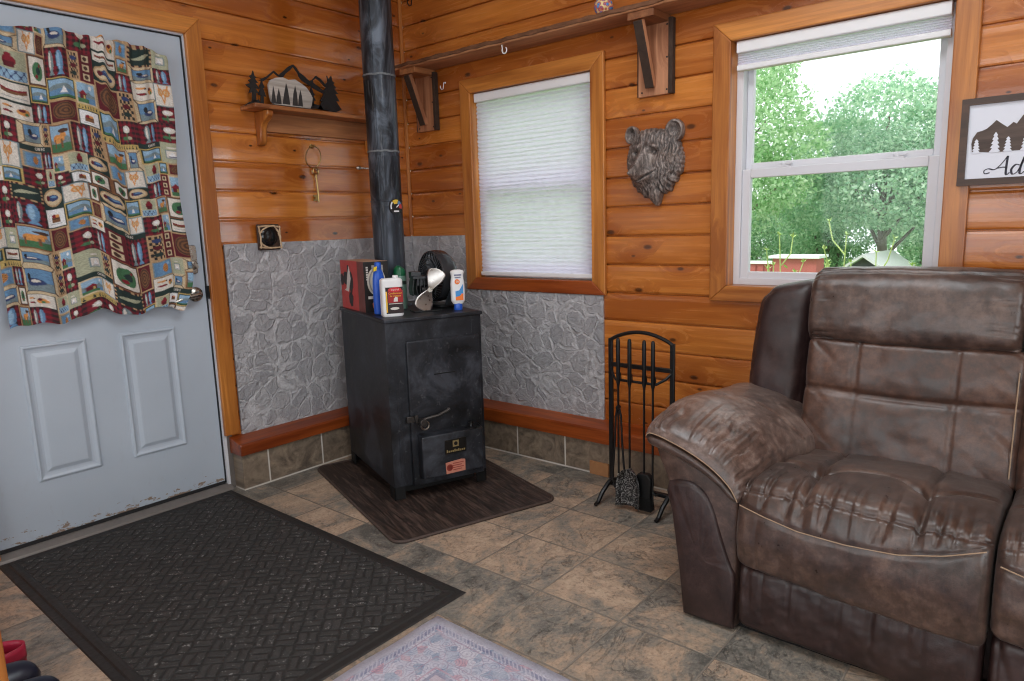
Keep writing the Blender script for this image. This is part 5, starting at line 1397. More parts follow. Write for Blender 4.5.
    # wing of the back
    def fw_(p, w):
        x, y, z = w
        x += .020*p[2]-.012+.012*p[2]**2; z += .022*p[0]*sst(.3, 1, p[2])
        y += -.02*p[2]*-1-.012*(1-p[0]**2)*(1 if p[1] < 0 else 0)
        r = wr(z*1.2+x, 4.2, 18); x += .004*r*sst(.5, 1, abs(p[0]))*(1 if p[0] > 0 else -1); y += .003*fbm(x, y, z, 10, 3)
        return Vector((x, y, z))
    mb = rbox((.108, .088, .275), .062, (30, 26, 60), fw_, (2.262, -.205, .700)); mb.build('back_wing', M_vinyl_br, couch, smooth=180, weld=1e-5, xf=MX)
arm(False); arm(True)
mb = MB(); mb.box(2.20, 3.786, -.155, -.108, .06, .93); mb.box(2.40, 3.586, -.88, -.155, .05, .22)
mb.build('frame', M_vinyl_br, couch, bevel=.012, xf=XF)
mb = MB(); mb.box(2.24, 3.746, -.935, -.16, .004, .05); mb.build('underside_lining', M_blackm, couch, smooth=0, xf=XF)

# ------------------------------------------------------------------ shoes and bench at the lower left
def clog(label, mat, loc, rz, name='clog'):
    o = thing(name, label, 'shoe', loc, rz, None)
    L, Wd = .27, .052
    def half(t_):   # half width along the length, t 0 heel .. 1 toe
        return Wd*(.62+.30*math.sin(min(1, t_*1.2)*PI*.62)+.16*math.exp(-((t_-.68)/.2)**2))*math.sqrt(max(.03, 1-max(0, (t_-.80)/.2)**2))*math.sqrt(max(.03, 1-max(0, (.14-t_)/.14)**2))
    mb = MB()
    def sole(u, v):
        a = 2*PI*u; t_ = .5-.5*math.cos(a); s = 1 if a < PI else -1
        pr = [(.9, 0), (1.0, .004), (1.03, .016), (.98, .026), (.5, .026)]
        k, z = pr[int(round(v*4))]
        return (s*half(t_)*k, L*t_*(1 if k > .6 else .9)+(0 if k > .6 else .013), z+.012*sst(.75, 1, t_))
    mb.grid(sole, 40, 4, cu=True); mb.f.append(tuple(i*5 for i in range(40))); mb.mi.append(0); mb.f.append(tuple(i*5+4 for i in range(40))); mb.mi.append(0)
    mb.build('sole', mat, o, smooth=50)
    mb = MB()
    def upper(u, v):
        t_ = .40+.60*u; a = PI*v; h = (.062+.012*math.sin(u*2.2))*math.sqrt(max(.0, 1-(max(0, t_-.55)/.45)**2.6)); h = max(h, .010)
        return (half(t_)*1.03*math.cos(a), L*t_-(.018*math.sin(a) if u < .02 else 0), .018+h*math.sin(a)**.8+.012*sst(.75, 1, t_))
    mb.grid(upper, 22, 18); u_ = mb.build('upper', mat, o, smooth=180, recalc=False); u_.modifiers.new('t', 'SOLIDIFY').thickness = .005
    mb = MB()
    def st_(u, v):
        a = PI*u; t_ = .42-.42*math.sin(a)*1.0
        return ((Wd*.93)*math.cos(a), L*t_+.004, .022+.022*v+.030*(1-math.sin(a)*.35)*v)
    mb.grid(st_, 24, 3); s_ = mb.build('heel_strap', mat, o, smooth=180, recalc=False); s_.modifiers.new('t', 'SOLIDIFY').thickness = .006
    return o
M_pink = simple('crimson_rubber', srgb(166, 32, 60), .45, 0, .1, 10); M_navy = simple('navy_rubber', srgb(26, 32, 50), .35, 0, .15, 10)
clog('crimson rubber clog on the tiles beside the wooden bench', M_pink, (.815, -2.330, .001), math.radians(178))
clog('navy rubber clog between the crimson clog and its navy mate', M_navy, (.962, -2.606, .001), math.radians(1))
clog('navy rubber clog farther from the crimson clog', M_navy, (1.078, -2.590, .001), math.radians(-2))
bn = thing('wooden_bench', 'orange pine bench whose end shows at the lower left edge', 'bench', (.88, -2.62, 0))
mb = MB(); mb.box(.27, .30, -.16, .17, 0, .42); mb.build('end_panel', M_trim_z, bn, bevel=.003, smooth=0)
mb = MB(); mb.box(-.30, -.27, -.16, .17, 0, .42); mb.build('end_panel', M_trim_z, bn, bevel=.003, smooth=0)
mb = MB(); mb.box(-.32, .31, -.17, .172, .42, .45); mb.build('bench_seat', M_post, bn, bevel=.003, smooth=0)
# ------------------------------------------------------------------ patchwork print curtain on the door
def paint_cloth(Wp, Hp, px):
    """the printed cloth, painted cell by cell; px = metres per cell"""
    R = random.Random(5)
    img = np.zeros((Hp, Wp, 3)); img[:] = (150, 140, 120)
    c8 = dict(red=(118, 18, 36), dred=(84, 14, 28), green=(34, 62, 54), dgreen=(24, 44, 42), tan=(168, 138, 104), ltan=(190, 172, 142), cream=(204, 198, 190), white=(214, 214, 216), blue=(92, 130, 166), sky=(134, 166, 192), navy=(44, 58, 100), brown=(112, 74, 48), dbrown=(70, 46, 36), slate=(112, 128, 134), sage=(158, 160, 136), orange=(196, 134, 72), black=(30, 28, 30), leaf=(60, 104, 70), gold=(176, 152, 92))
    C = {k: np.array(v, float) for k, v in c8.items()}
    def fill(r, col):
        x0, y0, x1, y1 = [int(round(q)) for q in r]; img[max(0, y0):y1, max(0, x0):x1] = C[col]
    def loc(r):
        x0, y0, x1, y1 = [int(round(q)) for q in r]; x0 = max(0, x0); y0 = max(0, y0); x1 = min(Wp, x1); y1 = min(Hp, y1)
        yy, xx = np.mgrid[y0:y1, x0:x1]; h, w = max(1, r[3]-r[1]), max(1, r[2]-r[0])
        return (slice(y0, y1), slice(x0, x1)), (xx+.5-r[0])/w, (yy+.5-r[1])/h
    def put(r, fn, col):
        s, u, v = loc(r); m = fn(u, v); img[s][m] = C[col]
    ell = lambda cx, cy, rx, ry: (lambda u, v: ((u-cx)/rx)**2+((v-cy)/ry)**2 < 1)
    rec = lambda a, b, c, d: (lambda u, v: (u > a) & (u < c) & (v > b) & (v < d))
    tri = lambda cx, top, bot, hw: (lambda u, v: (v > top) & (v < bot) & (np.abs(u-cx) < hw*(v-top)/(bot-top)))
    def inset(r, k): return (r[0]+k, r[1]+k, r[2]-k, r[3]-k)
    def frame(r, cols, w):
        for k, c in enumerate(cols): fill(inset(r, k*w), c)
        return inset(r, len(cols)*w-w)
    def check(r):
        fill(r, 'red'); s, u, v = loc(r); n = 6
        x0, y0, x1, y1 = r; a = ((np.floor(u*(x1-x0)/5) % 2) == 0); b = ((np.floor(v*(y1-y0)/5) % 2) == 0)
        img[s][a & b] = (40, 20, 26); img[s][a ^ b] = (92, 20, 34)
    FONT = {'C': '.##,#..,#..,#..,.##', 'A': '.#.,#.#,###,#.#,#.#', 'B': '##.,#.#,##.,#.#,##.', 'I': '#,#,#,#,#', 'N': '#..#,##.#,#.##,#..#,#..#', 'S': '.##,#..,.#.,..#,##.'}
    def word(r, w, col):
        glyphs = [FONT[c].split(',') for c in w]; tot = sum(len(g[0])+1 for g in glyphs)-1; k = max(1, int(min((r[2]-r[0]-2)/tot, (r[3]-r[1]-2)/5)))
        x = int((r[0]+r[2]-tot*k)/2); y = int((r[1]+r[3]-5*k)/2)
        for g in glyphs:
            for j, row in enumerate(g):
                for i, ch in enumerate(row):
                    if ch == '#': img[max(0, y+j*k):y+j*k+k, max(0, x+i*k):x+i*k+k] = C[col]
            x += (len(g[0])+1)*k
    def moose(r):
        q = frame(r, ['tan', 'brown', 'sky'], 2); put(q, rec(0, .62, 1, 1), 'sage'); put(q, lambda u, v: v > .45+.12*np.sin(u*7) , 'slate'); put(q, rec(0, .68, 1, 1), 'leaf')
        put(q, ell(.5, .5, .27, .17), 'orange'); put(q, ell(.74, .36, .12, .10), 'orange'); put(q, rec(.3, .5, .37, .85), 'brown'); put(q, rec(.62, .5, .69, .85), 'brown'); put(q, ell(.76, .2, .2, .08), 'dbrown')
    def duck(r):
        fill(r, 'ltan'); s, u, v = loc(r); img[s][(np.abs(u-v) < .03) | (np.abs(u+v-1) < .03)] = C['dbrown']
        q = inset(r, 5); fill(q, 'dbrown'); q = inset(r, 6); fill(q, 'blue'); put(q, rec(0, .6, 1, 1), 'slate'); put(q, ell(.5, .6, .34, .18), 'navy'); put(q, ell(.26, .36, .11, .17), 'black'); put(q, ell(.55, .55, .2, .07), 'cream')
    def fish(r):
        check(r)
        for cx, c1, c2 in ((.34, 'slate', 'cream'), (.66, 'blue', 'sky')): put(r, ell(cx, .46, .11, .36), c1); put(r, ell(cx-.03, .46, .045, .3), c2); put(r, tri(cx, .74, .94, .13), c1)
    def oval(r):
        fill(r, 'dgreen'); put(r, ell(.5, .5, .46, .42), 'tan'); put(r, ell(.5, .5, .41, .34), 'ltan'); put(r, ell(.5, .5, .3, .15), 'navy'); put(r, ell(.55, .45, .16, .05), 'blue'); put(r, ell(.25, .5, .08, .14), 'dred')
    def canoe(r):
        q = frame(r, ['dgreen', 'cream'], 3); put(q, lambda u, v: (np.abs(v-.52-.5*(u-.5)**2*-1.2) < .13) & (np.abs(u-.5) < .42), 'brown'); put(q, lambda u, v: (np.abs(v-.45+.5*(u-.5)**2*1.2) < .05) & (np.abs(u-.5) < .42), 'red'); put(q, rec(.1, .8, .9, .86), 'slate')
    def cone(r):
        q = frame(r, ['tan', 'slate', 'blue'], 2); put(q, ell(.5, .5, .2, .32), 'brown'); s, u, v = loc(q); m = (((u-.5)/.2)**2+((v-.5)/.32)**2 < 1) & ((np.floor(u*14)+np.floor(v*14)) % 2 == 0); img[s][m] = C['orange']; put(q, rec(.6, .1, .9, .3), 'sky')
    def lodge(r):
        q = frame(r, ['ltan', 'sky'], 3); put(q, ell(.75, .2, .1, .1), 'white'); put(q, lambda u, v: v > .4+.15*np.abs(np.sin(u*5)), 'slate'); put(q, rec(0, .7, 1, 1), 'blue'); put(q, rec(.1, .55, .45, .8), 'dred'); put(q, tri(.28, .35, .58, .26), 'red'); put(q, rec(.0, .8, .6, 1), 'leaf'); put(q, rec(.3, .62, .38, .8), 'gold')
    def tent(r):
        q = frame(r, ['sage', 'sage', 'tan'], 2); fill(inset(r, 3), 'sage'); put(q, rec(.2, .34, .85, .85), 'slate'); put(q, rec(.26, .4, .8, .8), 'cream'); put(q, tri(.52, .45, .72, .16), 'white'); put(q, rec(.35, .72, .7, .76), 'navy'); put(q, rec(.3, .16, .7, .24), 'cream')
    def feather(r):
        q = frame(r, ['dred', 'dgreen'], 2); put(q, lambda u, v: (np.abs(v-.5+(u-.5)*.35) < .12*(1-((u-.5)/.38)**2)) & (np.abs(u-.5) < .38), 'sage'); s, u, v = loc(r); e = (np.minimum(np.minimum(u, 1-u), np.minimum(v, 1-v)) < .1) & ((np.floor(u*9)+np.floor(v*9)) % 2 == 0); img[s][e] = C['tan']
    def wreath(r):
        q = frame(r, ['brown', 'dbrown', 'cream'], 2); put(q, ell(.5, .52, .34, .36), 'leaf'); put(q, ell(.52, .5, .14, .15), 'dgreen'); put(q, ell(.4, .72, .09, .08), 'red'); put(q, ell(.62, .3, .06, .06), 'red')
    def strip(r):
        q = frame(r, ['red', 'dred'], 1); n = 3
        for k in range(n): put(q, rec(.22, (k+.16)/n, .78, (k+.84)/n), 'ltan'); put(q, ell(.5, (k+.5)/n, .18, .22/n), 'dbrown')
    def cabins(r): fill(r, 'dgreen'); word(r, 'CABINS', 'cream')
    def basket(r):
        q = frame(r, ['dgreen', 'white'], 2); put(q, rec(.25, .42, .75, .75), 'brown'); put(q, rec(.25, .5, .75, .55), 'dbrown'); put(q, ell(.42, .38, .15, .1), 'red'); put(q, ell(.6, .38, .12, .09), 'orange'); put(q, rec(.15, .82, .85, .86), 'slate')
    def rings(r):
        q = frame(r, ['tan', 'dred'], 3); s, u, v = loc(q); d = np.hypot(u-.5, v-.5); m = (d < .42) & (np.sin(d*48) > -.1); img[s][m] = C['brown']; img[s][(d < .42) & ~m] = C['dbrown']
    def shoe(r):
        q = frame(r, ['slate', 'cream'], 2)
        for sg in (-1, 1): put(q, lambda u, v: ((u-.5-sg*.14)/.15)**2+((v-.36)/.2)**2 < 1, 'orange'); put(q, lambda u, v: ((u-.5-sg*.14)/.09)**2+((v-.36)/.13)**2 < 1, 'ltan')
        put(q, lambda u, v: np.abs(np.abs(u-.5)-(.85-v)*.3) < .035, 'orange')
    def bearp(r):
        q = frame(r, ['ltan', 'sage'], 2); put(q, ell(.5, .34, .2, .2), 'red'); put(q, ell(.5, .14, .1, .09), 'red'); put(q, rec(.34, .36, .66, .56), 'dred'); put(q, rec(0, .64, 1, 1), 'sky'); s, u, v = loc(q); m = (v > .66) & (np.abs(np.sin(u*14+v*9))*np.abs(np.sin(u*14-v*9)) < .16); img[s][m] = C['navy']
    def flower(r):
        check(r); put(r, ell(.52, .36, .2, .16), 'cream'); put(r, ell(.5, .34, .1, .07), 'white'); put(r, ell(.4, .74, .16, .08), 'leaf'); put(r, ell(.66, .72, .14, .07), 'sage'); put(r, rec(.49, .5, .55, .9), 'leaf')
    def lures(r):
        q = frame(r, ['dgreen', 'cream'], 1)
        for cy, c in ((.28, 'orange'), (.62, 'red')): put(q, ell(.3, cy, .18, .07), c); put(q, ell(.44, cy+.04, .06, .05), 'dbrown')
        put(q, ell(.74, .5, .16, .22), 'orange'); put(q, ell(.7, .4, .08, .1), 'dred'); put(q, ell(.8, .6, .06, .1), 'leaf')
    def patches(r):
        fill(r, 'tan'); q = inset(r, 3); s, u, v = loc(q); img[s][((np.floor(u*6)+np.floor(v*8)) % 2 == 0)] = C['black']
        for k, c in enumerate(('navy', 'dred', 'dgreen')): put(q, ell(.5, .2+.3*k, .33, .09), c)
    def band(r):
        fill(r, 'gold'); s, u, v = loc(r); n = max(3, int((r[2]-r[0])/6)); img[s][(np.abs((u*n) % 1-.5) < .26*(v*1.0)) & (v > .15) & (v < .85)] = C['dgreen']
    def lakep(r):
        q = frame(r, ['gold', 'dgreen', 'sky'], 2); put(q, ell(.5, .75, .6, .5), 'slate'); put(q, ell(.5, .9, .7, .35), 'blue'); put(q, tri(.55, .42, .8, .14), 'white'); put(q, rec(.0, .88, 1, 1), 'leaf')
    big = [moose, duck, fish, cone, lodge, rings, shoe, bearp, flower, wreath, lakep, tent, flower, fish]
    wide = [canoe, oval, feather, basket, lures, duck, oval, lures, lakep]
    tall = [strip, patches, patches]
    bag = {}
    def pick(lst):
        k = id(lst)
        if not bag.get(k): bag[k] = R.sample(lst, len(lst))
        return bag[k].pop()
    def place(r):
        w, h = r[2]-r[0], r[3]-r[1]
        if h < 12: return (cabins if w > 26 and R.random() < .6 else band)(r)
        if w < h*.62: return pick(tall)(r)
        if w > h*1.35: return pick(wide)(r)
        pick(big)(r)
    def split(r, d=0):
        w, h = r[2]-r[0], r[3]-r[1]; mx = 56
        if h > mx and (h >= w or w < 40):
            k = R.uniform(.36, .64); c = r[1]+h*k
            if R.random() < .16 and h > 66: split((r[0], r[1], r[2], c-5), d+1); place((r[0], c-5, r[2], c+5)); split((r[0], c+5, r[2], r[3]), d+1)
            else: split((r[0], r[1], r[2], c), d+1); split((r[0], c, r[2], r[3]), d+1)
        elif w > mx:
            k = R.uniform(.34, .66); c = r[0]+w*k; split((r[0], r[1], c, r[3]), d+1); split((c, r[1], r[2], r[3]), d+1)
        else: place(r)
    split((0, 0, Wp, Hp))
    img *= (1+.07*RNG.standard_normal((Hp, Wp, 1)))
    return np.clip(img, 0, 255)/255

CY0, CY1, CZ0, CZ1 = -2.062, -1.366, .900, 1.985
px = .00205
Wp, Hp = int(.86/px), int(1.16/px)
cloth = paint_cloth(Wp, Hp, px)
cloth = np.where(cloth <= .04045, cloth/12.92, ((cloth+.055)/1.055)**2.4)
NU, NV = 330, 500
cur = thing('door_curtain', 'patchwork printed curtain of moose, fish and cabins hanging on the white door', 'curtain', (0, (CY0+CY1)/2, CZ1))
uu, vv = np.meshgrid(np.linspace(0, 1, NU+1), np.linspace(0, 1, NV+1), indexing='ij')
A_ = .35+.65*np.minimum(1, vv*3)
fold = .006*np.sin(uu*31+.9*np.sin(vv*3)+1.1)*(.4+.6*vv)+.004*np.sin(uu*58+2*np.sin(vv*2+1))*(1-.4*vv)+.006*np.sin(uu*13.5+1.4*vv)+.010*np.exp(-((uu-.50-.09*vv)/.03)**2)*(1-.5*vv)
gather = .004*np.sin(uu*120+3*np.sin(uu*9))*np.exp(-vv*9)+.003*np.sin(uu*90)*np.exp(-(1-vv)*0)*np.exp(-vv*3)
X = .026+.010*vv+fold+gather+.010*np.exp(-((vv-.02)/.02)**2)
Y = CY0+(CY1-CY0)*(uu+.006*np.sin(uu*25+vv*2))
Y = Y+.010*np.exp(-((uu-1)/.05)**2)*np.sin(vv*9)-.05*np.exp(-((uu-1)/.13)**2)*np.clip((vv-.86)/.14, 0, 1)**1.5
top = CZ1-.004*np.sin(uu*40)-.014*np.sin(uu*9+.6)*np.sin(uu*5)-.022*np.clip((uu-.72)/.28, 0, 1)+.016*np.exp(-((uu-.645)/.02)**2)
bot = CZ0+.012*np.sin(uu*17)+.004*np.sin(uu*43)-.016*np.exp(-((uu-.08)/.12)**2)+.014*np.exp(-((uu-.45)/.10)**2)
Zc = top+(bot-top)*vv
s_ = (uu*.80+.018*np.sin(uu*31+.9*np.sin(vv*3)+2.6)*(.5+.5*vv)+.02+.03*np.sin(vv*3+uu*2)*.6-.04*(vv-.5)*(uu-.4))/px
t_ = ((vv*1.09)+.012*np.sin(uu*13.5+1.4*vv)+.05*(1-uu)*(1-uu)*.6+.02*np.sin(uu*6)+.018)/px
si = np.clip(s_, 0, Wp-1.001); ti = np.clip(t_, 0, Hp-1.001)
i0, j0 = si.astype(int), ti.astype(int); fs_, ft_ = (si-i0)[..., None], (ti-j0)[..., None]
colr = cloth[j0, i0]*(1-fs_)*(1-ft_)+cloth[j0, i0+1]*fs_*(1-ft_)+cloth[j0+1, i0]*(1-fs_)*ft_+cloth[j0+1, i0+1]*fs_*ft_
verts = np.stack([X, Y-(CY0+CY1)/2, Zc-CZ1], -1).reshape(-1, 3)
me = bpy.data.meshes.new('printed_cloth')
idx = np.arange((NU+1)*(NV+1)).reshape(NU+1, NV+1)
quads = np.stack([idx[:-1, :-1], idx[1:, :-1], idx[1:, 1:], idx[:-1, 1:]], -1).reshape(-1, 4)
me.vertices.add(len(verts)); me.vertices.foreach_set('co', verts.ravel())
me.loops.add(quads.size); me.loops.foreach_set('vertex_index', quads.ravel().astype(np.int32))
me.polygons.add(len(quads)); me.polygons.foreach_set('loop_start', np.arange(0, quads.size, 4, dtype=np.int32))
me.update(calc_edges=True)
ca = me.color_attributes.new('print', 'FLOAT_COLOR', 'POINT')
ca.data.foreach_set('color', np.concatenate([colr.reshape(-1, 3), np.ones((len(verts), 1))], 1).astype(np.float32).ravel())
me.shade_smooth()
t = T('printed_cotton'); at_ = t.new('ShaderNodeVertexColor', layer_name='print').outputs[0]
wv = t.noise(t.coord(), 420, 2)
t.pbr(at_, .85, 0, t.bump(wv, .25, .001), **{'Sheen Weight': .1})
me.materials.append(t.m)
o = bpy.data.objects.new('printed_cloth', me); COL.objects.link(o); o.parent = cur
mb = MB(); mb.tube([(.002, -.335, -.030), (.002, .330, -.050)], .005, 10)
for y, z in ((-.335, -.03), (.326, -.05)): mb.box(-.020, .002, y-.005, y+.005, z-.006, z+.006)
mb.build('curtain_rod', M_white, cur)

# ------------------------------------------------------------------ outdoors
mb = MB()
def gr(u, v):
    x = -26+44*u; y = .15+45*v; return (x, y, -.75-.95*sst(0, 8, y)+.10*fbm(x, y, 0, .2, 3)-1.2*sst(20, 45, y)*0)
mb.grid(gr, 60, 60); struct(mb.build('ground_outside', M_grass, smooth=180, recalc=False), 'green yard outside the window', 'ground')
def leaf_mesh(name, blobs, n, size, mat, rs):
    R_ = np.random.default_rng(rs); V = []; tot = sum(b[3]**2 for b in blobs)
    cs = []
    for bx_, by_, bz_, br, sq in blobs:
        k = int(n*br*br/tot); d = R_.normal(size=(k, 3)); d /= np.linalg.norm(d, axis=1)[:, None]
        lump = 1+.22*np.sin(d[:, 0]*7+bx_*3)*np.sin(d[:, 1]*8+by_)*np.sin(d[:, 2]*7+bz_)
        r = br*lump*R_.uniform(.55, 1.04, k)**.6
        cs.append(np.stack([bx_+d[:, 0]*r, by_+d[:, 1]*r, bz_+d[:, 2]*r*sq], 1))
    c = np.concatenate(cs); k = len(c)
    a = R_.normal(size=(k, 3)); a /= np.linalg.norm(a, axis=1)[:, None]
    b = np.cross(a, R_.normal(size=(k, 3))); b /= np.linalg.norm(b, axis=1)[:, None]
    s = size*R_.uniform(.6, 1.3, k)[:, None]
    q = np.stack([c-a*s, c-b*s*.55, c+a*s, c+b*s*.55], 1).reshape(-1, 3)
    m = bpy.data.meshes.new(name)
    m.vertices.add(len(q)); m.vertices.foreach_set('co', q.ravel()); m.loops.add(4*k); m.loops.foreach_set('vertex_index', np.arange(4*k, dtype=np.int32))
    m.polygons.add(k); m.polygons.foreach_set('loop_start', np.arange(0, 4*k, 4, dtype=np.int32)); m.update(calc_edges=True); m.materials.append(mat)
    return m
def tree(name, label, loc, blobs, n, size, mat, trunk, rs, group=None):
    o = thing(name, label, 'tree', loc, 0, group)
    f = bpy.data.objects.new('crown', leaf_mesh('crown', blobs, n, size, mat, rs)); COL.objects.link(f); f.parent = o
    mb = MB()
    for p, r in trunk: mb.tube(p, r, 8)
    mb.build('trunk', M_trunk, o)
    return o
def dup(root, loc, rz, sc, label, group):
    r = root.copy(); COL.objects.link(r); r.location = loc; r.rotation_euler = (0, 0, rz); r.scale = (sc, sc, sc); tag(r, label, None, group)
    for ch in list(root.children):
        c = ch.copy(); COL.objects.link(c); c.parent = r
    return r
def brs(h, top, seed, k=7, spread=1.6):
    R_ = random.Random(seed); out = [([(0, 0, 0), (.05, .02, h*.4), (-.04, .05, h*.8), (0, 0, top)], [.16, .12, .08, .03])]
    for i in range(k):
        z = h*(.52+.45*i/k); a = i*2.4+R_.random(); q = spread*R_.uniform(.6, 1)
        out.append(([(0, 0, z), (q*.4*math.cos(a), q*.4*math.sin(a), z+.5), (q*math.cos(a), q*math.sin(a), z+1.3)], [.05, .035, .012]))
    return out
GZ = -1.7
# near maple filling the left of the upper pane; open, airy crown
t1 = tree('maple_tree', 'airy bright green tree filling the left of the upper pane', (-3.5, 12.2, GZ), [(0, 0, 6.0, 1.7, .9), (-1.1, .3, 4.9, 1.7, .8), (.9, -.2, 4.9, 1.25, .8), (-.2, .1, 3.6, 1.8, .7), (1.7, .0, 4.35, .75, .7), (1.35, 0, 3.6, .8, .7), (-2.3, .2, 6.1, 1.5, .9), (.9, .1, 6.2, .8, .8), (-1.3, 0, 2.4, 1.3, .7)], 38000, .052, M_leafA, brs(4.5, 6.5, 1), 21)
# rounder tree at the right
t2 = tree('round_tree', 'rounded leafy tree at the right of the upper pane', (-.55, 14.6, GZ), [(0, 0, 4.7, 1.35, .85), (-1.0, .1, 4.2, 1.15, .8), (1.0, .1, 4.3, 1.2, .85), (.3, -.4, 3.6, 1.5, .7), (-1.4, 0, 3.2, 1.0, .7), (1.9, .2, 4.4, 1.1, .85), (1.5, 0, 3.2, 1.2, .7)], 38000, .052, M_leafB, brs(3.6, 5, 2), 22)
t3 = tree('forest_tree', 'pale trunked forest tree standing among the woods beyond the yard', (-1.5, 19, GZ), [(0, 0, 4.1, 1.4, .8), (-.8, .2, 3.3, 1.2, .9), (.9, 0, 3.5, 1.2, .9), (0, .3, 4.9, 1.0, .8), (-.4, .3, 1.9, 1.0, 1.1), (.6, .5, 1.6, 1.0, 1.1)], 20000, .062, M_leafC, [([(0, 0, 0), (.05, 0, 2), (.1, 0, 4.6)], [.10, .08, .04]), ([(.1, 0, .4), (.35, .1, 2.2), (.7, 0, 4.2)], [.08, .06, .02]), ([(0, .1, .3), (-.3, 0, 2.3), (-.6, .1, 4)], [.07, .05, .02])], 23, 'forest trees beyond the yard')
LT = 'pale trunked forest tree standing among the woods beyond the yard'
t3.scale = (.76, .76, .76); t3.location = (-2.6, 17.8, GZ)
for i, (x, y, s) in enumerate([(-4.15, 15.9, .6)]+[(x, 17.8, .76) for x in (-9.2, -5.9, .7, 4.0)]+[(x, 21.2, .8) for x in (-11.2, -7.7, -4.2, -.7, 2.8, 6.3)]+[(x, 24.9, .86) for x in (-13.2, -9.4, -5.6, -1.8, 2.0, 5.8)]):
    dup(t3, (x, y, GZ), i*1.3, s, LT, 'forest trees beyond the yard')
b1 = tree('leafy_shrub', 'low leafy shrub along the wood edge behind the red building', (-4.6, 13.6, GZ), [(0, 0, 1.0, 1.0, .8), (.8, .2, 1.3, .9, .8), (-.9, 0, 1.1, .9, .8)], 9000, .055, M_leafC, [([(0, 0, 0), (.02, 0, .5), (.05, 0, 1)], [.05, .04, .02])], 25, 'shrubs along the wood edge')
b1['category'] = 'shrub'
b1.scale = (.8, .8, .8); b1.location = (-6.9, 14.9, GZ)
for i, (x, y, s) in enumerate(((-9.2, 14.9, .8), (2.4, 15.9, .8), (-2.3, 15.4, .6), (.9, 17.0, .01), (5.4, 15.4, .8))):
    if s < .1: continue
    dup(b1, (x, y, GZ), i*1.1, s, 'low leafy shrub along the wood edge behind the red building', 'shrubs along the wood edge')
# red building
rb = thing('red_outbuilding', 'long low barn red outbuilding with white roof trim beyond the weeds', 'building', (-2.45, 10.6, GZ))
mb = MB(); mb.box(-2.6, 1.0, 0, .30, -.1, 2.02); mb.build('wall', M_redshed, rb, smooth=0)
mb = MB()
for k in range(24): mb.box(-2.6+k*.15, -2.585+k*.15, -.012, 0, 0, 2.0)
mb.build('batten', simple('dark_red_batten', srgb(140, 70, 68), .7, 0, .1), rb, smooth=0)
mb = MB(); mb.box(-2.7, 1.02, -.03, .33, 2.02, 2.06); mb.build('roof_edge', M_roofw, rb, smooth=0)
mb = MB(); mb.box(1.0, 1.78, -.35, .10, -.1, 2.15); w2 = mb.build('bay', M_redshed, rb, smooth=0)
mb = MB(); mb.box(.94, 1.84, -.41, .16, 2.15, 2.20); mb.build('bay_roof', M_roofw, w2, smooth=0)
# grey shed
sh_ = thing('grey_shed', 'grey gabled shed with white metal roof low in the right of the lower pane', 'shed', (-.40, 12.6, GZ-.08), math.radians(-4))
hw_, ap, ev, dp = 1.35, 2.20, 1.28, 1.5
mb = MB(); mb.prism([(-hw_, -.1), (hw_, -.1), (hw_, ev), (0, ap-.06), (-hw_, ev)], 0, dp, 'xz'); mb.build('wall', M_shedgrey, sh_, smooth=0)
for s in (-1, 1):
    sl = (ap-ev)/hw_
    mb = MB(); mb.prism([(0, ap-.06), (s*(hw_+.2), ev-.06-sl*.2), (s*(hw_+.2), ev+.0-sl*.2), (0, ap)], -.22, dp+.2, 'xz'); mb.build('roof_side', M_roofw, sh_, smooth=0)
mb = MB(); mb.lathe([(.05, -.02), (.05, .02)], (0, 0, 1.75), 12, 0, 'y'); mb.build('gable_vent', M_white, sh_)
# tall weeds just outside
def weed(loc, h, seed, label):
    R_ = random.Random(seed); o = thing('tall_weed', label, 'weed', loc, R_.random()*6, 'tall weeds outside the window')
    mb = MB(); lean = R_.uniform(-.04, .04)
    pts = [(lean*(i/8)**2*2, .01*math.sin(i), h*i/8) for i in range(9)]
    mb.tube(pts, [.008-.0006*i for i in range(9)], 7)
    tips = [pts[-1]]
    for k in range(R_.randint(3, 5)):
        z = h*R_.uniform(.78, .95); a = R_.random()*6.28; L_ = R_.uniform(.06, .14)
        q = [(lean*(z/h)**2*2, 0, z), (L_*.5*math.cos(a), L_*.5*math.sin(a), z+L_*.7), (L_*.8*math.cos(a), L_*.8*math.sin(a), z+L_*1.6)]
        mb.tube(q, [.004, .0035, .003], 6); tips.append(q[-1])
    mb.build('stem', M_weed, o)
    mb = MB()
    for tp in tips:
        for k in range(7):
            a = k*2.4; e = R_.uniform(.3, 1.1); L_ = R_.uniform(.02, .04)
            d = Vector((math.cos(a)*math.cos(e), math.sin(a)*math.cos(e), math.sin(e))); sd = Vector((-math.sin(a), math.cos(a), 0))*.006
            b = Vector(tp); mb.add([b, b+d*L_*.5+sd, b+d*L_, b+d*L_*.5-sd], [(0, 1, 2, 3)])
    for k in range(16):
        z = h*R_.uniform(.1, .9); a = R_.random()*6.28; L_ = R_.uniform(.05, .10); d = Vector((math.cos(a), math.sin(a), .45)); sd = Vector((-math.sin(a), math.cos(a), 0))*.009
        b = Vector((0, 0, z)); mb.add([b, b+d*L_*.5+sd, b+d*L_, b+d*L_*.5-sd], [(0, 1, 2, 3)])
    mb.build('leaves', M_weed, o, smooth=0, recalc=False)
WG = -.80
for i, (px_, py_, zt) in enumerate(((1.72, 1.42, 1.10), (1.60, 1.50, .92), (1.86, 1.46, .93), (2.02, 1.36, 1.10), (2.06, 1.50, .94), (2.20, 1.44, 1.00), (2.34, 1.26, .90), (1.52, 1.36, .84), (2.30, 1.56, .90))):
    weed((px_, py_, WG), zt-WG, 40+i, 'tall pale green weed sprouting close outside the lower pane')

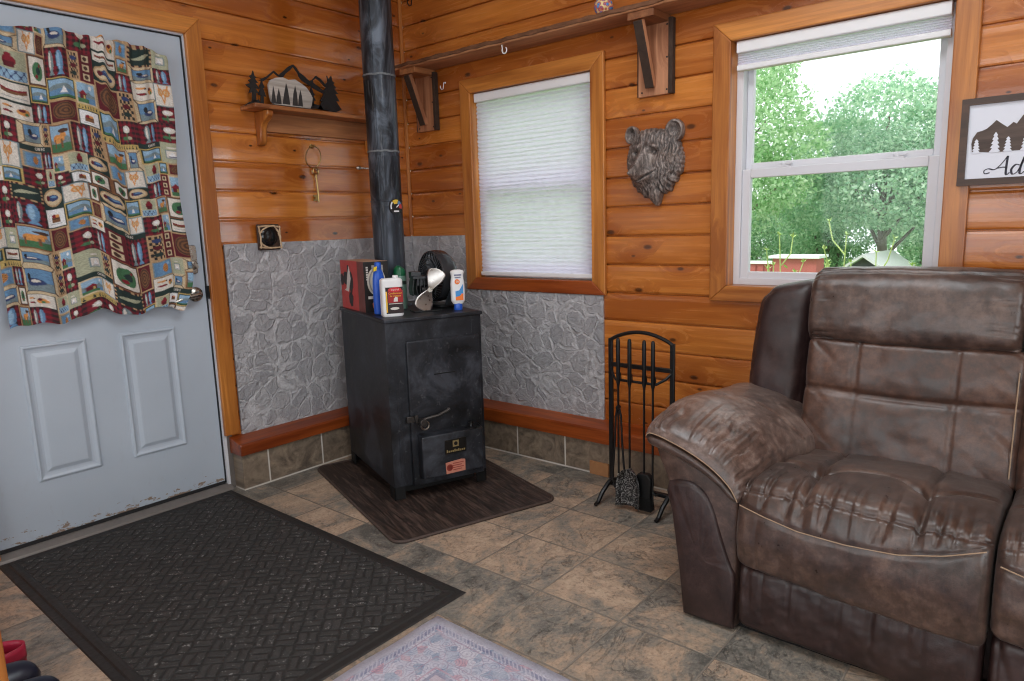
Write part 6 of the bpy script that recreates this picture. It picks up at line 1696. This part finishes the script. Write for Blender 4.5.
# ------------------------------------------------------------------ light, sky, camera
w = bpy.data.worlds.new('sky'); SC.world = w; w.use_nodes = True; nt = w.node_tree
bg = nt.nodes['Background']; tc = nt.nodes.new('ShaderNodeTexCoord'); nz = nt.nodes.new('ShaderNodeTexNoise'); nz.inputs['Scale'].default_value = 2.2; nz.inputs['Detail'].default_value = 4
rp = nt.nodes.new('ShaderNodeValToRGB'); rp.color_ramp.elements[0].position = .35; rp.color_ramp.elements[1].position = .7
rp.color_ramp.elements[0].color = (.86, .89, .94, 1); rp.color_ramp.elements[1].color = (.98, .965, .96, 1)
nt.links.new(tc.outputs['Generated'], nz.inputs['Vector']); nt.links.new(nz.outputs['Fac'], rp.inputs[0]); nt.links.new(rp.outputs[0], bg.inputs[0])
bg.inputs[1].default_value = 1.9
def area(name, loc, rot, sx, sy, power, col, shape='RECTANGLE'):
    l = bpy.data.lights.new(name, 'AREA'); l.shape = shape; l.size = sx; l.size_y = sy; l.energy = power; l.color = col
    o = bpy.data.objects.new(name, l); COL.objects.link(o); o.location = loc; o.rotation_euler = rot; return o
DAY = (.90, .96, 1.0)
area('daylight_front', (2.6, RY+.01, 1.5), (PI/2, 0, 0), 3.6, 1.25, 40, DAY)
area('daylight_right', (RX-.01, -2.7, 1.45), (0, PI/2, 0), 1.3, 2.7, 32, DAY)
# unseen glowing ceiling panel, added to put a sheen on the sofa
fill_panel = thing('added_ceiling_panel', 'added glowing square panel on the unseen ceiling for sheen on the sofa', 'fill_panel', (2.25, -1.55, RZ))
tl = T('added_panel_glow'); e_ = tl.new('ShaderNodeEmission', {'Color': (.93, .97, 1, 1), 'Strength': 2.5}); tl.t.links.new(e_.outputs[0], tl.out.inputs[0])
MB().box(-.58, .58, -.58, .58, -.03, -.012).build('diffuser', tl.m, fill_panel, smooth=0)
mb = MB()
for sg in (-1, 1): mb.box(sg*.6-.02, sg*.6+.02, -.62, .62, -.035, 0); mb.box(-.58, .58, sg*.6-.02, sg*.6+.02, -.035, 0)
mb.box(-.58, .58, -.58, .58, -.012, 0); mb.build('rim', M_white, fill_panel, smooth=0)
area('added_ceiling_fill', (2.25, -1.55, RZ-.04), (0, 0, 0), 1.12, 1.12, 19, (.93, .97, 1))  # added fill under the panel, for highlights on the seat
sun = bpy.data.lights.new('sun', 'SUN'); sun.energy = 3.6; sun.angle = math.radians(12); sun.color = (1, .97, .9)
so = bpy.data.objects.new('sun', sun); COL.objects.link(so); so.rotation_euler = (math.radians(48), 0, math.radians(-62))

CFL = 694.45
cam = bpy.data.cameras.new('camera'); co = bpy.data.objects.new('camera', cam); COL.objects.link(co)
cam.sensor_width = 36; cam.sensor_fit = 'HORIZONTAL'; cam.lens = CFL*36/1024; cam.clip_start = .02; cam.clip_end = 300
ya, pi_, ro = [math.radians(a) for a in (-39.90087, -9.48384, -1.75955)]
F_ = Vector((math.sin(ya)*math.cos(pi_), math.cos(ya)*math.cos(pi_), math.sin(pi_))); r_ = Vector((math.cos(ya), -math.sin(ya), 0)); u_ = r_.cross(F_)
r2 = math.cos(ro)*r_+math.sin(ro)*u_; u2 = -math.sin(ro)*r_+math.cos(ro)*u_
m = Matrix((r2, u2, -F_)).transposed().to_4x4(); m.translation = Vector((3.10892, -2.82498, 1.21487)); co.matrix_world = m
SC.camera = co
SC.view_settings.view_transform = 'Standard'; SC.view_settings.look = 'None'; SC.view_settings.exposure = 0; SC.view_settings.gamma = 1
SC.view_settings.use_curve_mapping = False
SC.cycles.max_bounces = 8; SC.cycles.diffuse_bounces = 5; SC.cycles.transparent_max_bounces = 12; SC.cycles.caustics_reflective = False; SC.cycles.caustics_refractive = False
SC.cycles.filter_width = 1.15; SC.cycles.use_denoising = True; SC.cycles.sample_clamp_indirect = 6
